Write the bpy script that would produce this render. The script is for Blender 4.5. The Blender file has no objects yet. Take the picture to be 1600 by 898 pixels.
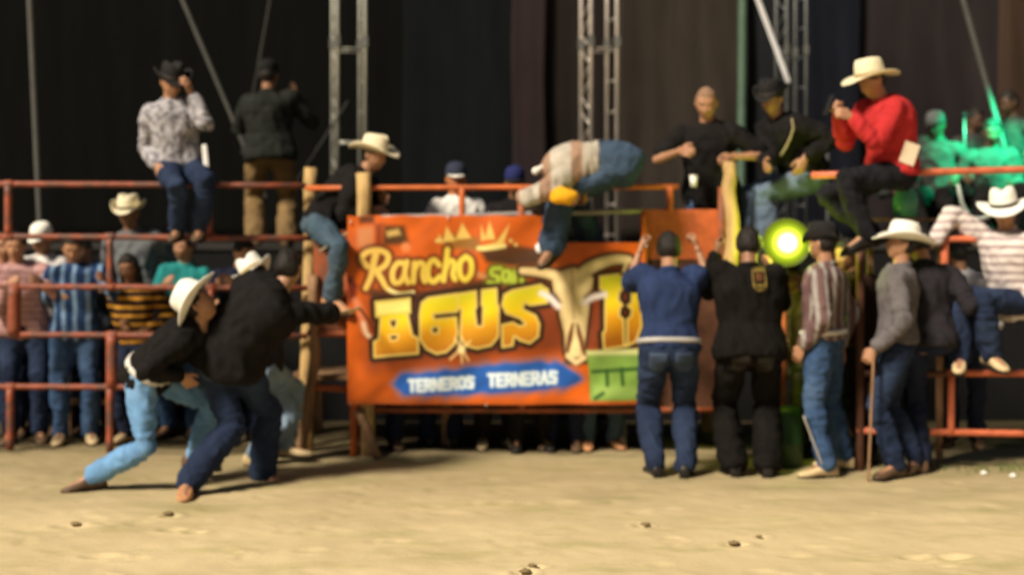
import bpy, bmesh, math, random
import numpy as np
from mathutils import Vector, Matrix

random.seed(7)
rng = np.random.default_rng(11)
SC = bpy.context.scene
COL = SC.collection
R = math.radians

# ------------------------------------------------------------------ camera
F_PX = 2088.0          # focal length in photo pixels (photo 1600 wide)
HORIZON = 355.0
CAM_H = 1.68
cam_data = bpy.data.cameras.new("camera")
cam = bpy.data.objects.new("camera", cam_data)
COL.objects.link(cam)
cam.location = (0, 0, CAM_H)
cam.rotation_euler = (R(90), 0, 0)
cam_data.sensor_width = 36.0
cam_data.lens = F_PX / 1600 * 36.0
cam_data.shift_y = -(449 - HORIZON) / 1600.0
cam_data.clip_end = 500
cam_data.dof.use_dof = True
cam_data.dof.focus_distance = 5.0
cam_data.dof.aperture_fstop = 1.3
SC.camera = cam

# ------------------------------------------------------------------ light
SUN_EL = 42.0
SUN_DIR = Vector((0.70 * math.cos(R(SUN_EL)), 0.714 * math.cos(R(SUN_EL)), -math.sin(R(SUN_EL))))  # travel direction
world = bpy.data.worlds.new("World")
SC.world = world
world.use_nodes = True
wn = world.node_tree.nodes
wl = world.node_tree.links
bgn = wn.get("Background") or wn.new("ShaderNodeBackground")
sky = wn.new("ShaderNodeTexSky")
sky.sky_type = 'NISHITA'
sky.sun_disc = False
sky.sun_elevation = R(SUN_EL)
sky.sun_rotation = math.atan2(-SUN_DIR.x, -SUN_DIR.y)
wl.new(sky.outputs[0], bgn.inputs[0])
bgn.inputs[1].default_value = 0.016
sun_d = bpy.data.lights.new("floodlight_sun", 'SUN')
sun_d.energy = 4.6
sun_d.angle = R(13)
sun_d.color = (1.0, 0.88, 0.70)
sun = bpy.data.objects.new("floodlight_sun", sun_d)
sun.rotation_euler = SUN_DIR.to_track_quat('-Z', 'Y').to_euler()
sun.location = (-6, -4, 8)
COL.objects.link(sun)
SC.view_settings.view_transform = 'Standard'
SC.view_settings.look = 'None'
SC.view_settings.gamma = 1.0
SC.view_settings.exposure = 0.55


def at(px, py, D):
    """point seen at photo pixel (px,py) at distance D"""
    return Vector(((px - 800) / F_PX * D, D, CAM_H - (py - HORIZON) / F_PX * D))


# ------------------------------------------------------------------ materials
MATS = {}


def srgb(r, g, b):
    f = lambda c: (c / 255 / 12.92) if c / 255 <= 0.04045 else ((c / 255 + 0.055) / 1.055) ** 2.4
    return (f(r), f(g), f(b))


def mat(name, col, rough=0.8, var=0.25, scale=6.0, metal=0.0, spec=0.3, bump=0.0, bscale=60.0, stretch=(1, 1, 1),
        kind=None, col2=None, pscale=1.0, emit=None, sss=0.0):
    if name in MATS:
        return MATS[name]
    m = bpy.data.materials.new(name)
    m.use_nodes = True
    nt = m.node_tree
    N, L = nt.nodes, nt.links
    b = N["Principled BSDF"]
    b.inputs["Roughness"].default_value = rough
    b.inputs["Metallic"].default_value = metal
    b.inputs["Specular IOR Level"].default_value = spec
    tc = N.new("ShaderNodeTexCoord")
    mp = N.new("ShaderNodeMapping")
    mp.inputs["Scale"].default_value = stretch
    L.new(tc.outputs["Object"], mp.inputs[0])
    nz = N.new("ShaderNodeTexNoise")
    nz.inputs["Scale"].default_value = scale
    nz.inputs["Detail"].default_value = 5
    nz.inputs["Roughness"].default_value = 0.65
    L.new(mp.outputs[0], nz.inputs[0])
    rp = N.new("ShaderNodeValToRGB")
    c = np.array(col)
    lo = c * (1 - var)
    hi = np.minimum(c * (1 + var), 0.95)
    rp.color_ramp.elements[0].position = 0.3
    rp.color_ramp.elements[1].position = 0.7
    rp.color_ramp.elements[0].color = (*lo, 1)
    rp.color_ramp.elements[1].color = (*hi, 1)
    L.new(nz.outputs[0], rp.inputs[0])
    out = rp.outputs[0]

    def mix(fac, a, bcol):
        mx = N.new("ShaderNodeMix")
        mx.data_type = 'RGBA'
        L.new(fac, mx.inputs[0])
        L.new(a, mx.inputs[6])
        mx.inputs[7].default_value = (*bcol, 1)
        return mx.outputs[2]

    def ramp(src, p0, p1):
        r2 = N.new("ShaderNodeValToRGB")
        r2.color_ramp.elements[0].position = p0
        r2.color_ramp.elements[1].position = p1
        L.new(src, r2.inputs[0])
        return r2.outputs[0]

    if kind in ('vstripe', 'hstripe', 'plaid'):
        dirs = {'vstripe': ['X'], 'hstripe': ['Z'], 'plaid': ['X', 'Z']}[kind]
        for d in dirs:
            w = N.new("ShaderNodeTexWave")
            w.bands_direction = d
            w.inputs["Scale"].default_value = pscale
            w.inputs["Distortion"].default_value = 1.2
            w.inputs["Detail"].default_value = 1.0
            w.inputs["Detail Scale"].default_value = 1.0
            L.new(tc.outputs["Object"], w.inputs[0])
            out = mix(ramp(w.outputs[0], 0.62, 0.8), out, col2)
    elif kind == 'blotch':
        v = N.new("ShaderNodeTexNoise")
        v.inputs["Scale"].default_value = pscale
        v.inputs["Detail"].default_value = 3
        L.new(tc.outputs["Object"], v.inputs[0])
        out = mix(ramp(v.outputs[0], 0.48, 0.58), out, col2)
    elif kind == 'fade':   # worn denim: paler patches
        v = N.new("ShaderNodeTexNoise")
        v.inputs["Scale"].default_value = pscale
        v.inputs["Detail"].default_value = 2
        L.new(tc.outputs["Object"], v.inputs[0])
        out = mix(ramp(v.outputs[0], 0.45, 0.8), out, col2)
    L.new(out, b.inputs["Base Color"])
    if bump > 0:
        n2 = N.new("ShaderNodeTexNoise")
        n2.inputs["Scale"].default_value = bscale
        n2.inputs["Detail"].default_value = 4
        L.new(mp.outputs[0], n2.inputs[0])
        bp = N.new("ShaderNodeBump")
        bp.inputs["Strength"].default_value = bump
        bp.inputs["Distance"].default_value = 0.01
        L.new(n2.outputs[0], bp.inputs["Height"])
        L.new(bp.outputs[0], b.inputs["Normal"])
    if emit:
        b.inputs["Emission Color"].default_value = (*emit[0], 1)
        b.inputs["Emission Strength"].default_value = emit[1]
    if sss:
        b.inputs["Subsurface Weight"].default_value = sss
        b.inputs["Subsurface Radius"].default_value = (0.012, 0.005, 0.003)
    MATS[name] = m
    return m


def cloth(name, col, **k):
    k.setdefault('rough', 0.9); k.setdefault('spec', 0.1); k.setdefault('bump', 0.25); k.setdefault('bscale', 220)
    k.setdefault('var', 0.22); k.setdefault('scale', 9)
    return mat(name, col, **k)


SKIN = mat('skin_brown', (0.36, 0.185, 0.105), rough=0.5, var=0.12, scale=18, sss=0.12, spec=0.4)
SKIN_D = mat('skin_dark', (0.24, 0.115, 0.06), rough=0.5, var=0.12, scale=18, sss=0.1, spec=0.4)
EYE_W = mat('eye_white', (0.6, 0.56, 0.5), rough=0.3, var=0.02)
IRIS = mat('eye_iris', (0.015, 0.008, 0.005), rough=0.15, var=0.1)
LIP = mat('lip', (0.24, 0.09, 0.065), rough=0.5, var=0.1)
HAIR = mat('black_hair', (0.012, 0.009, 0.007), rough=0.55, var=0.4, scale=80, bump=0.6, bscale=180)
STUBBLE = mat('grey_stubble', (0.22, 0.13, 0.08), rough=0.8, var=0.3, scale=90)
NAVY = cloth('navy_denim', (0.016, 0.025, 0.055), kind='fade', col2=(0.035, 0.055, 0.105), pscale=3.0)
NAVY_D = cloth('dark_navy_denim', (0.013, 0.018, 0.04), kind='fade', col2=(0.025, 0.035, 0.07), pscale=3.0)
BLUE_J = cloth('blue_denim', (0.035, 0.07, 0.15), kind='fade', col2=(0.09, 0.15, 0.27), pscale=3.5)
LIGHT_J = cloth('light_blue_denim', (0.13, 0.27, 0.48), kind='fade', col2=(0.26, 0.42, 0.62), pscale=3.0)
GREY_J = cloth('grey_blue_denim', (0.045, 0.075, 0.105), kind='fade', col2=(0.09, 0.125, 0.16), pscale=3.0)
KHAKI = cloth('khaki_cotton', (0.17, 0.11, 0.05), var=0.25)
BLACK_C = cloth('black_cotton', (0.010, 0.009, 0.009), var=0.3)
BLACK_W = cloth('black_work_cloth', (.007, .006, .0055), var=0.35)
DGREY = cloth('dark_grey_cotton', (.020, .018, .022), var=0.25)
TAN_LEATHER = mat('tan_leather', (0.46, 0.22, 0.10), rough=0.5, var=0.25, scale=20, spec=0.4)
PALE_LEATHER = mat('pale_leather', (0.55, 0.42, 0.24), rough=0.6, var=0.2, scale=20)
BROWN_LEATHER = mat('brown_leather', (0.10, 0.06, 0.035), rough=0.5, var=0.3, scale=20)
BLACK_LEATHER = mat('black_leather', (0.014, 0.012, 0.011), rough=0.45, var=0.2, scale=20)
WHITE_LEATHER = mat('white_leather', (0.62, 0.60, 0.55), rough=0.5, var=0.1)
STRAW = mat('cream_straw', (0.72, 0.64, 0.44), rough=0.8, var=0.06, scale=40, bump=0.2, bscale=150)
WHITE_FELT = mat('white_felt', (0.80, 0.78, 0.70), rough=0.85, var=0.05, scale=30)
BLACK_FELT = mat('black_felt', (0.012, 0.011, 0.011), rough=0.9, var=0.2)
BAND_D = mat('dark_hat_band', (0.03, 0.025, 0.02), rough=0.6, var=0.2)
BAND_L = mat('tan_hat_band', (0.35, 0.26, 0.12), rough=0.6, var=0.2)


# ------------------------------------------------------------------ mesh helpers
class Geo:
    def __init__(s):
        s.v = []; s.f = []; s.m = []

    def add(s, verts, faces, mi=0):
        o = len(s.v)
        s.v.extend([tuple(p) for p in verts])
        s.f.extend([tuple(i + o for i in fc) for fc in faces])
        s.m.extend([mi] * len(faces))

    def loft(s, rings, mi=0, cap=True):
        n = len(rings[0])
        v = [p for r in rings for p in r]
        f = []
        for i in range(len(rings) - 1):
            for j in range(n):
                k = (j + 1) % n
                f.append((i * n + j, i * n + k, (i + 1) * n + k, (i + 1) * n + j))
        if cap:
            f.append(tuple(reversed(range(n))))
            f.append(tuple((len(rings) - 1) * n + j for j in range(n)))
        s.add(v, f, mi)

    def ell(s, c, ax, nu=14, nv=9, mi=0):
        rings = []
        c = Vector(c)
        for i in range(nv + 1):
            t = math.pi * (i / nv)
            t = min(max(t, 0.06), math.pi - 0.06)
            z, r = -math.cos(t), math.sin(t)
            rings.append([c + ax[0] * (r * math.cos(2 * math.pi * j / nu)) + ax[1] * (r * math.sin(2 * math.pi * j / nu)) + ax[2] * z for j in range(nu)])
        s.loft(rings, mi)

    def ball(s, c, r, mi=0, n=12):
        s.ell(c, (Vector((r, 0, 0)), Vector((0, r, 0)), Vector((0, 0, r))), n, 8, mi)

    def tube(s, pts, rad, n=10, flat=1.0, ref=None, round_end=True, mi=0):
        """pts: centre line, rad: radius per point; flat squashes across ref"""
        P = [Vector(p) for p in pts]
        if not hasattr(rad, '__len__'):
            rad = [rad] * len(P)
        rad = list(rad)
        if round_end:
            t0 = (P[0] - P[1]).normalized(); t1 = (P[-1] - P[-2]).normalized()
            P = [P[0] + t0 * rad[0] * .75, P[0] + t0 * rad[0] * .4] + P + [P[-1] + t1 * rad[-1] * .4, P[-1] + t1 * rad[-1] * .75]
            rad = [rad[0] * .35, rad[0] * .85] + rad + [rad[-1] * .85, rad[-1] * .35]
        rings = []
        prev = Vector(ref) if ref is not None else None
        for i, p in enumerate(P):
            a = P[max(i - 1, 0)]; b = P[min(i + 1, len(P) - 1)]
            t = (b - a).normalized()
            if prev is None:
                prev = Vector((0, 0, 1)) if abs(t.z) < .9 else Vector((1, 0, 0))
            x = prev - t * prev.dot(t)
            if x.length < 1e-4:
                x = t.orthogonal()
            x.normalize(); prev = x
            y = t.cross(x)
            rings.append([p + x * (rad[i] * math.cos(2 * math.pi * j / n)) + y * (rad[i] * flat * math.sin(2 * math.pi * j / n)) for j in range(n)])
        s.loft(rings, mi)

    def box(s, c, h, ax=None, mi=0):
        c = Vector(c)
        ax = ax or (Vector((1, 0, 0)), Vector((0, 1, 0)), Vector((0, 0, 1)))
        v = [c + ax[0] * (sx * h[0]) + ax[1] * (sy * h[1]) + ax[2] * (sz * h[2]) for sx in (-1, 1) for sy in (-1, 1) for sz in (-1, 1)]
        f = [(0, 1, 3, 2), (4, 6, 7, 5), (0, 4, 5, 1), (2, 3, 7, 6), (0, 2, 6, 4), (1, 5, 7, 3)]
        s.add(v, f, mi)


PENDING = []


def link_mesh(name, me, mats, parent=None, smooth=True, base=None):
    if smooth:
        me.polygons.foreach_set('use_smooth', [True] * len(me.polygons))
    for m in (mats if isinstance(mats, (list, tuple)) else [mats]):
        me.materials.append(m)
    o = bpy.data.objects.new(name, me)
    COL.objects.link(o)
    if parent is not None:
        o.parent = parent
    return o


def build(name, g, mats, parent=None, smooth=True, base=(0, 0, 0), bevel=0):
    b = Vector(base)
    if parent is not None and base == (0, 0, 0):
        b = parent.matrix_basis.translation if parent.parent is None else parent.parent.matrix_basis.translation
    me = bpy.data.meshes.new(name)
    me.from_pydata([(p[0] - b.x, p[1] - b.y, p[2] - b.z) for p in g.v], [], g.f)
    me.update()
    if any(g.m):
        me.polygons.foreach_set('material_index', g.m)
    o = link_mesh(name, me, mats, parent, smooth)
    if parent is None:
        o.location = b
    if bevel:
        md = o.modifiers.new('bevel', 'BEVEL'); md.width = bevel; md.segments = 2
    return o


def tag(o, label, cat, group=None, kind=None):
    if label: o['label'] = label
    if cat: o['category'] = cat
    if group: o['group'] = group
    if kind: o['kind'] = kind
    return o


def empty(name, loc, label, cat, group=None):
    o = bpy.data.objects.new(name, None)
    o.location = loc
    o.empty_display_size = 0.1
    COL.objects.link(o)
    return tag(o, label, cat, group)


_K = rng.normal(size=(10, 3)); _PH = rng.uniform(0, 6.28, 10)


def snoise(V, freq, seed=0, st=(1, 1, 1)):
    W = V * np.array(st) * freq
    W = W + 0.9 * np.sin(W[:, [1, 2, 0]] * 0.7 + seed * 1.7 + 1.3)
    out = np.zeros(len(V))
    for i in range(6):
        out += np.sin(W @ _K[(i + seed) % 10] + _PH[(i * 3 + seed) % 10] + seed)
    return out / 3.4


def remesh(name, g, voxel, mats, parent, post=None, smooth_it=3):
    o = build(name, g, mats, parent)
    md = o.modifiers.new('r', 'REMESH'); md.mode = 'VOXEL'; md.voxel_size = voxel; md.use_smooth_shade = True
    ms = o.modifiers.new('s', 'SMOOTH'); ms.factor = 0.5; ms.iterations = smooth_it
    PENDING.append((o, post))
    return o


def flush_pending():
    dg = bpy.context.evaluated_depsgraph_get()
    news = []
    for o, post in PENDING:
        news.append(bpy.data.meshes.new_from_object(o.evaluated_get(dg), depsgraph=dg))
    for (o, post), me in zip(PENDING, news):
        mats = list(o.data.materials)
        n = len(me.vertices)
        V = np.empty(n * 3); me.vertices.foreach_get('co', V); V = V.reshape(-1, 3)
        Nn = np.empty(n * 3); me.vertices.foreach_get('normal', Nn); Nn = Nn.reshape(-1, 3)
        if post:
            r = post(V, Nn)
            if isinstance(r, tuple):      # extra geometry to join
                V2, extra = r
                faces = [tuple(p.vertices) for p in me.polygons]
                mi = [0] * len(faces)
                allv = [V2]; off = n
                for (ev, ef, em) in extra:
                    allv.append(ev); faces.extend([tuple(i + off for i in f) for f in ef]); mi.extend(em); off += len(ev)
                me2 = bpy.data.meshes.new(o.name)
                me2.from_pydata(np.concatenate(allv).tolist(), [], faces)
                me2.update()
                me2.polygons.foreach_set('material_index', mi)
                bpy.data.meshes.remove(me)
                me = me2
            else:
                me.vertices.foreach_set('co', r.ravel())
        me.polygons.foreach_set('use_smooth', [True] * len(me.polygons))
        o.modifiers.clear()
        me.materials.clear()
        for m in mats: me.materials.append(m)
        old = o.data
        o.data = me
        me.name = o.name
        bpy.data.meshes.remove(old)
        me.update()
    PENDING.clear()


# ------------------------------------------------------------------ head, hand templates
def make_head():
    bm = bmesh.new()
    bmesh.ops.create_icosphere(bm, subdivisions=5, radius=1.0)
    V = np.array([v.co[:] for v in bm.verts]); Fc = [tuple(v.index for v in f.verts) for f in bm.faces]
    bm.free()
    x, y, z = V[:, 0].copy(), V[:, 1].copy(), V[:, 2].copy()
    ss = lambda a, b, t: np.clip((t - a) / (b - a), 0, 1) ** 2 * (3 - 2 * np.clip((t - a) / (b - a), 0, 1))
    X = x * 0.076; Y = y * 0.096; Z = z * 0.118
    low = ss(0.1, -0.95, z)
    X *= 1 - 0.30 * low
    # jaw squarer
    X *= 1 + 0.10 * np.exp(-((z + 0.55) / 0.2) ** 2)
    # back of skull below: pull forward, front: flatten
    back = np.clip(-y, 0, 1)
    Y += back * low * 0.055
    front = np.clip(y, 0, 1)
    Y -= front ** 2 * 0.008 * np.exp(-(x / 0.5) ** 2)
    Y += front * low * 0.012
    Zf = Z
    f = (y > 0.15)

    def g(cx, cz, sx, sz, amp):
        return f * amp * np.exp(-((X - cx) / sx) ** 2 - ((Zf - cz) / sz) ** 2)
    d = np.zeros(len(X))
    for sgn in (-1, 1):
        d += g(sgn * 0.030, 0.008, 0.016, 0.011, -0.011)
        d += g(sgn * 0.030, 0.030, 0.020, 0.008, 0.004)
        d += g(sgn * 0.042, -0.025, 0.018, 0.016, 0.004)
        d += g(sgn * 0.014, -0.038, 0.007, 0.007, 0.006)
        d += g(sgn * 0.036, -0.065, 0.012, 0.02, -0.003)
    d += g(0, -0.034, 0.010, 0.011, 0.019)
    d += g(0, -0.014, 0.008, 0.022, 0.013)
    d += g(0, -0.060, 0.022, 0.005, 0.005)
    d += g(0, -0.0665, 0.024, 0.003, -0.005)
    d += g(0, -0.073, 0.019, 0.006, 0.005)
    d += g(0, -0.100, 0.020, 0.013, 0.008)
    Y += d
    H = np.stack([X, Y, Z], 1)
    cen = np.array([[H[i] for i in fc] for fc in Fc]).mean(1)
    mi = np.zeros(len(Fc), int)
    lip = (cen[:, 1] > 0.05) & (np.abs(cen[:, 0]) < 0.024) & (cen[:, 2] < -0.055) & (cen[:, 2] > -0.078)
    mi[lip] = 3
    g2 = Geo(); ex = Vector((1, 0, 0)); ey = Vector((0, 1, 0)); ez = Vector((0, 0, 1))
    for sgn in (-1, 1):
        g2.ell((sgn * 0.074, -0.008, -0.004), (ex * 0.009, (ey * 0.9 + ex * -.25 * sgn).normalized() * 0.019, ez * 0.031), 10, 7, 0)
        g2.ell((sgn * 0.080, -0.012, 0.004), (ex * 0.007, ey * 0.016, ez * 0.022), 10, 6, 0)
        g2.ell((sgn * 0.030, 0.072, 0.007), (ex * 0.0125, ey * 0.0125, ez * 0.0105), 12, 8, 1)
        g2.ell((sgn * 0.030, 0.0805, 0.007), (ex * 0.006, ey * 0.005, ez * 0.006), 10, 6, 2)
        g2.tube([(sgn * 0.012, 0.088, 0.027), (sgn * 0.03, 0.086, 0.033), (sgn * 0.050, 0.072, 0.027)], [0.0035, 0.0045, 0.002], 6, mi=4)
        # upper lid
        g2.tube([(sgn * 0.018, 0.081, 0.012), (sgn * 0.03, 0.0845, 0.0175), (sgn * 0.044, 0.076, 0.012)], [0.0025, 0.0035, 0.002], 6, mi=0)
    ev = np.array(g2.v); ef = g2.f; em = g2.m
    return H, Fc, mi.tolist(), V, ev, ef, em


HEAD_V, HEAD_F, HEAD_M, HEAD_U, HEX_V, HEX_F, HEX_M = make_head()


def eval_remesh(g, voxel, it=2):
    me = bpy.data.meshes.new('tmp')
    me.from_pydata(g.v, [], g.f)
    o = bpy.data.objects.new('tmp', me); COL.objects.link(o)
    md = o.modifiers.new('r', 'REMESH'); md.mode = 'VOXEL'; md.voxel_size = voxel
    ms = o.modifiers.new('s', 'SMOOTH'); ms.iterations = it
    dg = bpy.context.evaluated_depsgraph_get()
    m2 = bpy.data.meshes.new_from_object(o.evaluated_get(dg))
    V = np.array([v.co[:] for v in m2.vertices]); Fc = [tuple(p.vertices) for p in m2.polygons]
    bpy.data.objects.remove(o); bpy.data.meshes.remove(me); bpy.data.meshes.remove(m2)
    return V, Fc


def make_hand(curl, thumb):
    """right hand: wrist at origin, fingers along +y, back of hand +z, thumb side -x (curls towards -z)"""
    g = Geo(); ex, ey, ez = Vector((1, 0, 0)), Vector((0, 1, 0)), Vector((0, 0, 1))
    rings = []
    for (yy, w, h) in [(-0.03, .026, .019), (0, .027, .018), (.025, .034, .017), (.06, .041, .015), (.085, .041, .013), (.096, .036, .009)]:
        rings.append([Vector((w * math.cos(a), yy, h * math.sin(a))) for a in [2 * math.pi * j / 14 for j in range(14)]])
    g.loft(rings)
    for k, (x0, l, r) in enumerate([(-.030, .070, .0092), (-.010, .079, .0095), (.0105, .073, .0092), (.030, .056, .0082)]):
        p = Vector((x0, .085, 0)); a = R(8 + curl * .5 + k * 3); pts = [Vector((x0 * .9, .06, 0)), p]; d = a
        for seg in (.44, .31, .25):
            p = p + Vector((x0 * .12, math.cos(d), -math.sin(d))).normalized() * l * seg
            pts.append(p); d += R(curl + 4 * k)
        g.tube(pts, [r, r * 1.05, r, r * .95, r * .8], 8)
    t0 = Vector((-.020, .018, -.004))
    tp = [t0, t0 + Vector((-.026, .026, -.010)), t0 + Vector((-.040 + thumb * .012, .052, -.018 - thumb * .012)), t0 + Vector((-.044 + thumb * .030, .076, -.024 - thumb * .022))]
    g.tube(tp, [.015, .0135, .0108, .0085], 8)
    return eval_remesh(g, 0.0042, 2)


HANDS = {'relaxed': make_hand(22, 0.2), 'grip': make_hand(62, 1.0), 'flat': make_hand(6, 0)}


def place(V, M):
    A = np.array(M)
    return V @ A[:3, :3].T + A[:3, 3]


def hand_geo(kind, right, wrist, dirv, back, s, base):
    V, Fc = HANDS[kind]
    V = V.copy() * s
    if not right:
        V[:, 0] *= -1
        Fc = [tuple(reversed(f)) for f in Fc]
    y = dirv.normalized()
    z = back - y * back.dot(y)
    if z.length < 1e-3: z = y.orthogonal()
    z.normalize(); x = y.cross(z)
    M = Matrix((( x.x, y.x, z.x, wrist.x - base.x), (x.y, y.y, z.y, wrist.y - base.y), (x.z, y.z, z.z, wrist.z - base.z), (0, 0, 0, 1)))
    return place(V, M), Fc, [0] * len(Fc)


# ------------------------------------------------------------------ hats (head coordinates)
def hat_geo(kind, sc=1.0, curl=0.07, droop=0.02, wide=1.0):
    g = Geo(); n = 40
    band = Geo()
    if kind == 'cowboy':
        prof = []
        # underside inner -> outer rim -> top -> crown
        bw = 0.098 * wide
        for s_ in (0.0, 0.35, 0.7, 1.0): prof.append(('b', s_, -0.003))
        for s_ in (1.0, 0.7, 0.35, 0.0): prof.append(('b', s_, 0.003))
        for t in ((1.0, .02), (.985, .05), (.95, .08), (.90, .102), (.80, .117), (.6, .121), (.35, .119), (.05, .118)): prof.append(('c',) + t)
        rings = []
        for p in prof:
            ring = []
            for j in range(n):
                a = 2 * math.pi * j / n
                ca, sa = math.cos(a), math.sin(a)   # ca -> front(y), sa -> side(x)
                if p[0] == 'b':
                    s_ = p[1]
                    rx = 0.086 + bw * s_ * 0.92; ry = 0.104 + bw * s_
                    z = curl * (abs(sa) ** 2.2) * s_ ** 1.6 - droop * (ca * ca) * s_ + p[2]
                    rx -= curl * .25 * s_ ** 2
                    ring.append(Vector((rx * sa, ry * ca, z)))
                else:
                    k, z = p[1], p[2]
                    x, y = 0.086 * k * sa, 0.104 * k * ca
                    top = max(0, (z - 0.06) / 0.06)
                    if y > 0: x *= 1 - 0.28 * top * (y / 0.1)
                    z2 = z - top * 0.028 * math.exp(-(x / 0.024) ** 2) + top * .008 * (y / .1)
                    ring.append(Vector((x, y, z2)))
            rings.append(ring)
        g.loft(rings, cap=False)
        g.f.append(tuple(range((len(rings) - 1) * n, len(rings) * n))); g.m.append(0)
        br = [[Vector((0.0885 * k * math.sin(2 * math.pi * j / n), 0.1065 * k * math.cos(2 * math.pi * j / n), z)) for j in range(n)] for (k, z) in ((.99, .004), (1.0, .005), (.995, .027), (.97, .028))]
        band.loft(br, cap=False)
    else:   # baseball cap
        rings = []
        for (k, z) in ((.97, -.004), (1.0, 0.0), (1.0, .02), (.97, .045), (.86, .072), (.62, .092), (.3, .101), (.04, .103)):
            rings.append([Vector((0.083 * k * math.sin(2 * math.pi * j / n), 0.101 * k * math.cos(2 * math.pi * j / n), z)) for j in range(n)])
        g.loft(rings, cap=False)
        g.f.append(tuple(range((len(rings) - 1) * n, len(rings) * n))); g.m.append(0)
        vr = []
        for z in (-.002, .003):
            ring = []
            for j in range(17):
                a = -1.05 + 2.1 * j / 16
                ring.append((0.083 * math.sin(a), 0.1 * math.cos(a) - .003, z))
            for j in range(16, -1, -1):
                a = -1.05 + 2.1 * j / 16
                ring.append((0.083 * math.sin(a), 0.1 * math.cos(a) + .075 * math.cos(a * 1.45), z - .012 * math.cos(a * 1.3)))
            vr.append([Vector(p) for p in ring])
        band.loft(vr)
    if sc != 1.0:
        for q in (g, band): q.v = [tuple(c * sc for c in p) for p in q.v]
    return g, band


# ------------------------------------------------------------------ person
def vec_yaw(a):
    return Vector((math.sin(R(a)), -math.cos(R(a)), 0))


def ik(a, t, l1, l2, pole):
    d = t - a
    L = max(min(d.length, (l1 + l2) * 0.995), abs(l1 - l2) + 0.03)
    d.normalize()
    x = (l1 * l1 - l2 * l2 + L * L) / (2 * L)
    h = math.sqrt(max(l1 * l1 - x * x, 0))
    p = pole - d * pole.dot(d)
    if p.length < 1e-4: p = d.orthogonal()
    p.normalize()
    return a + d * x + p * h, a + d * L


def lerp(a, b, t): return a + (b - a) * t


SEED = [0]


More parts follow.
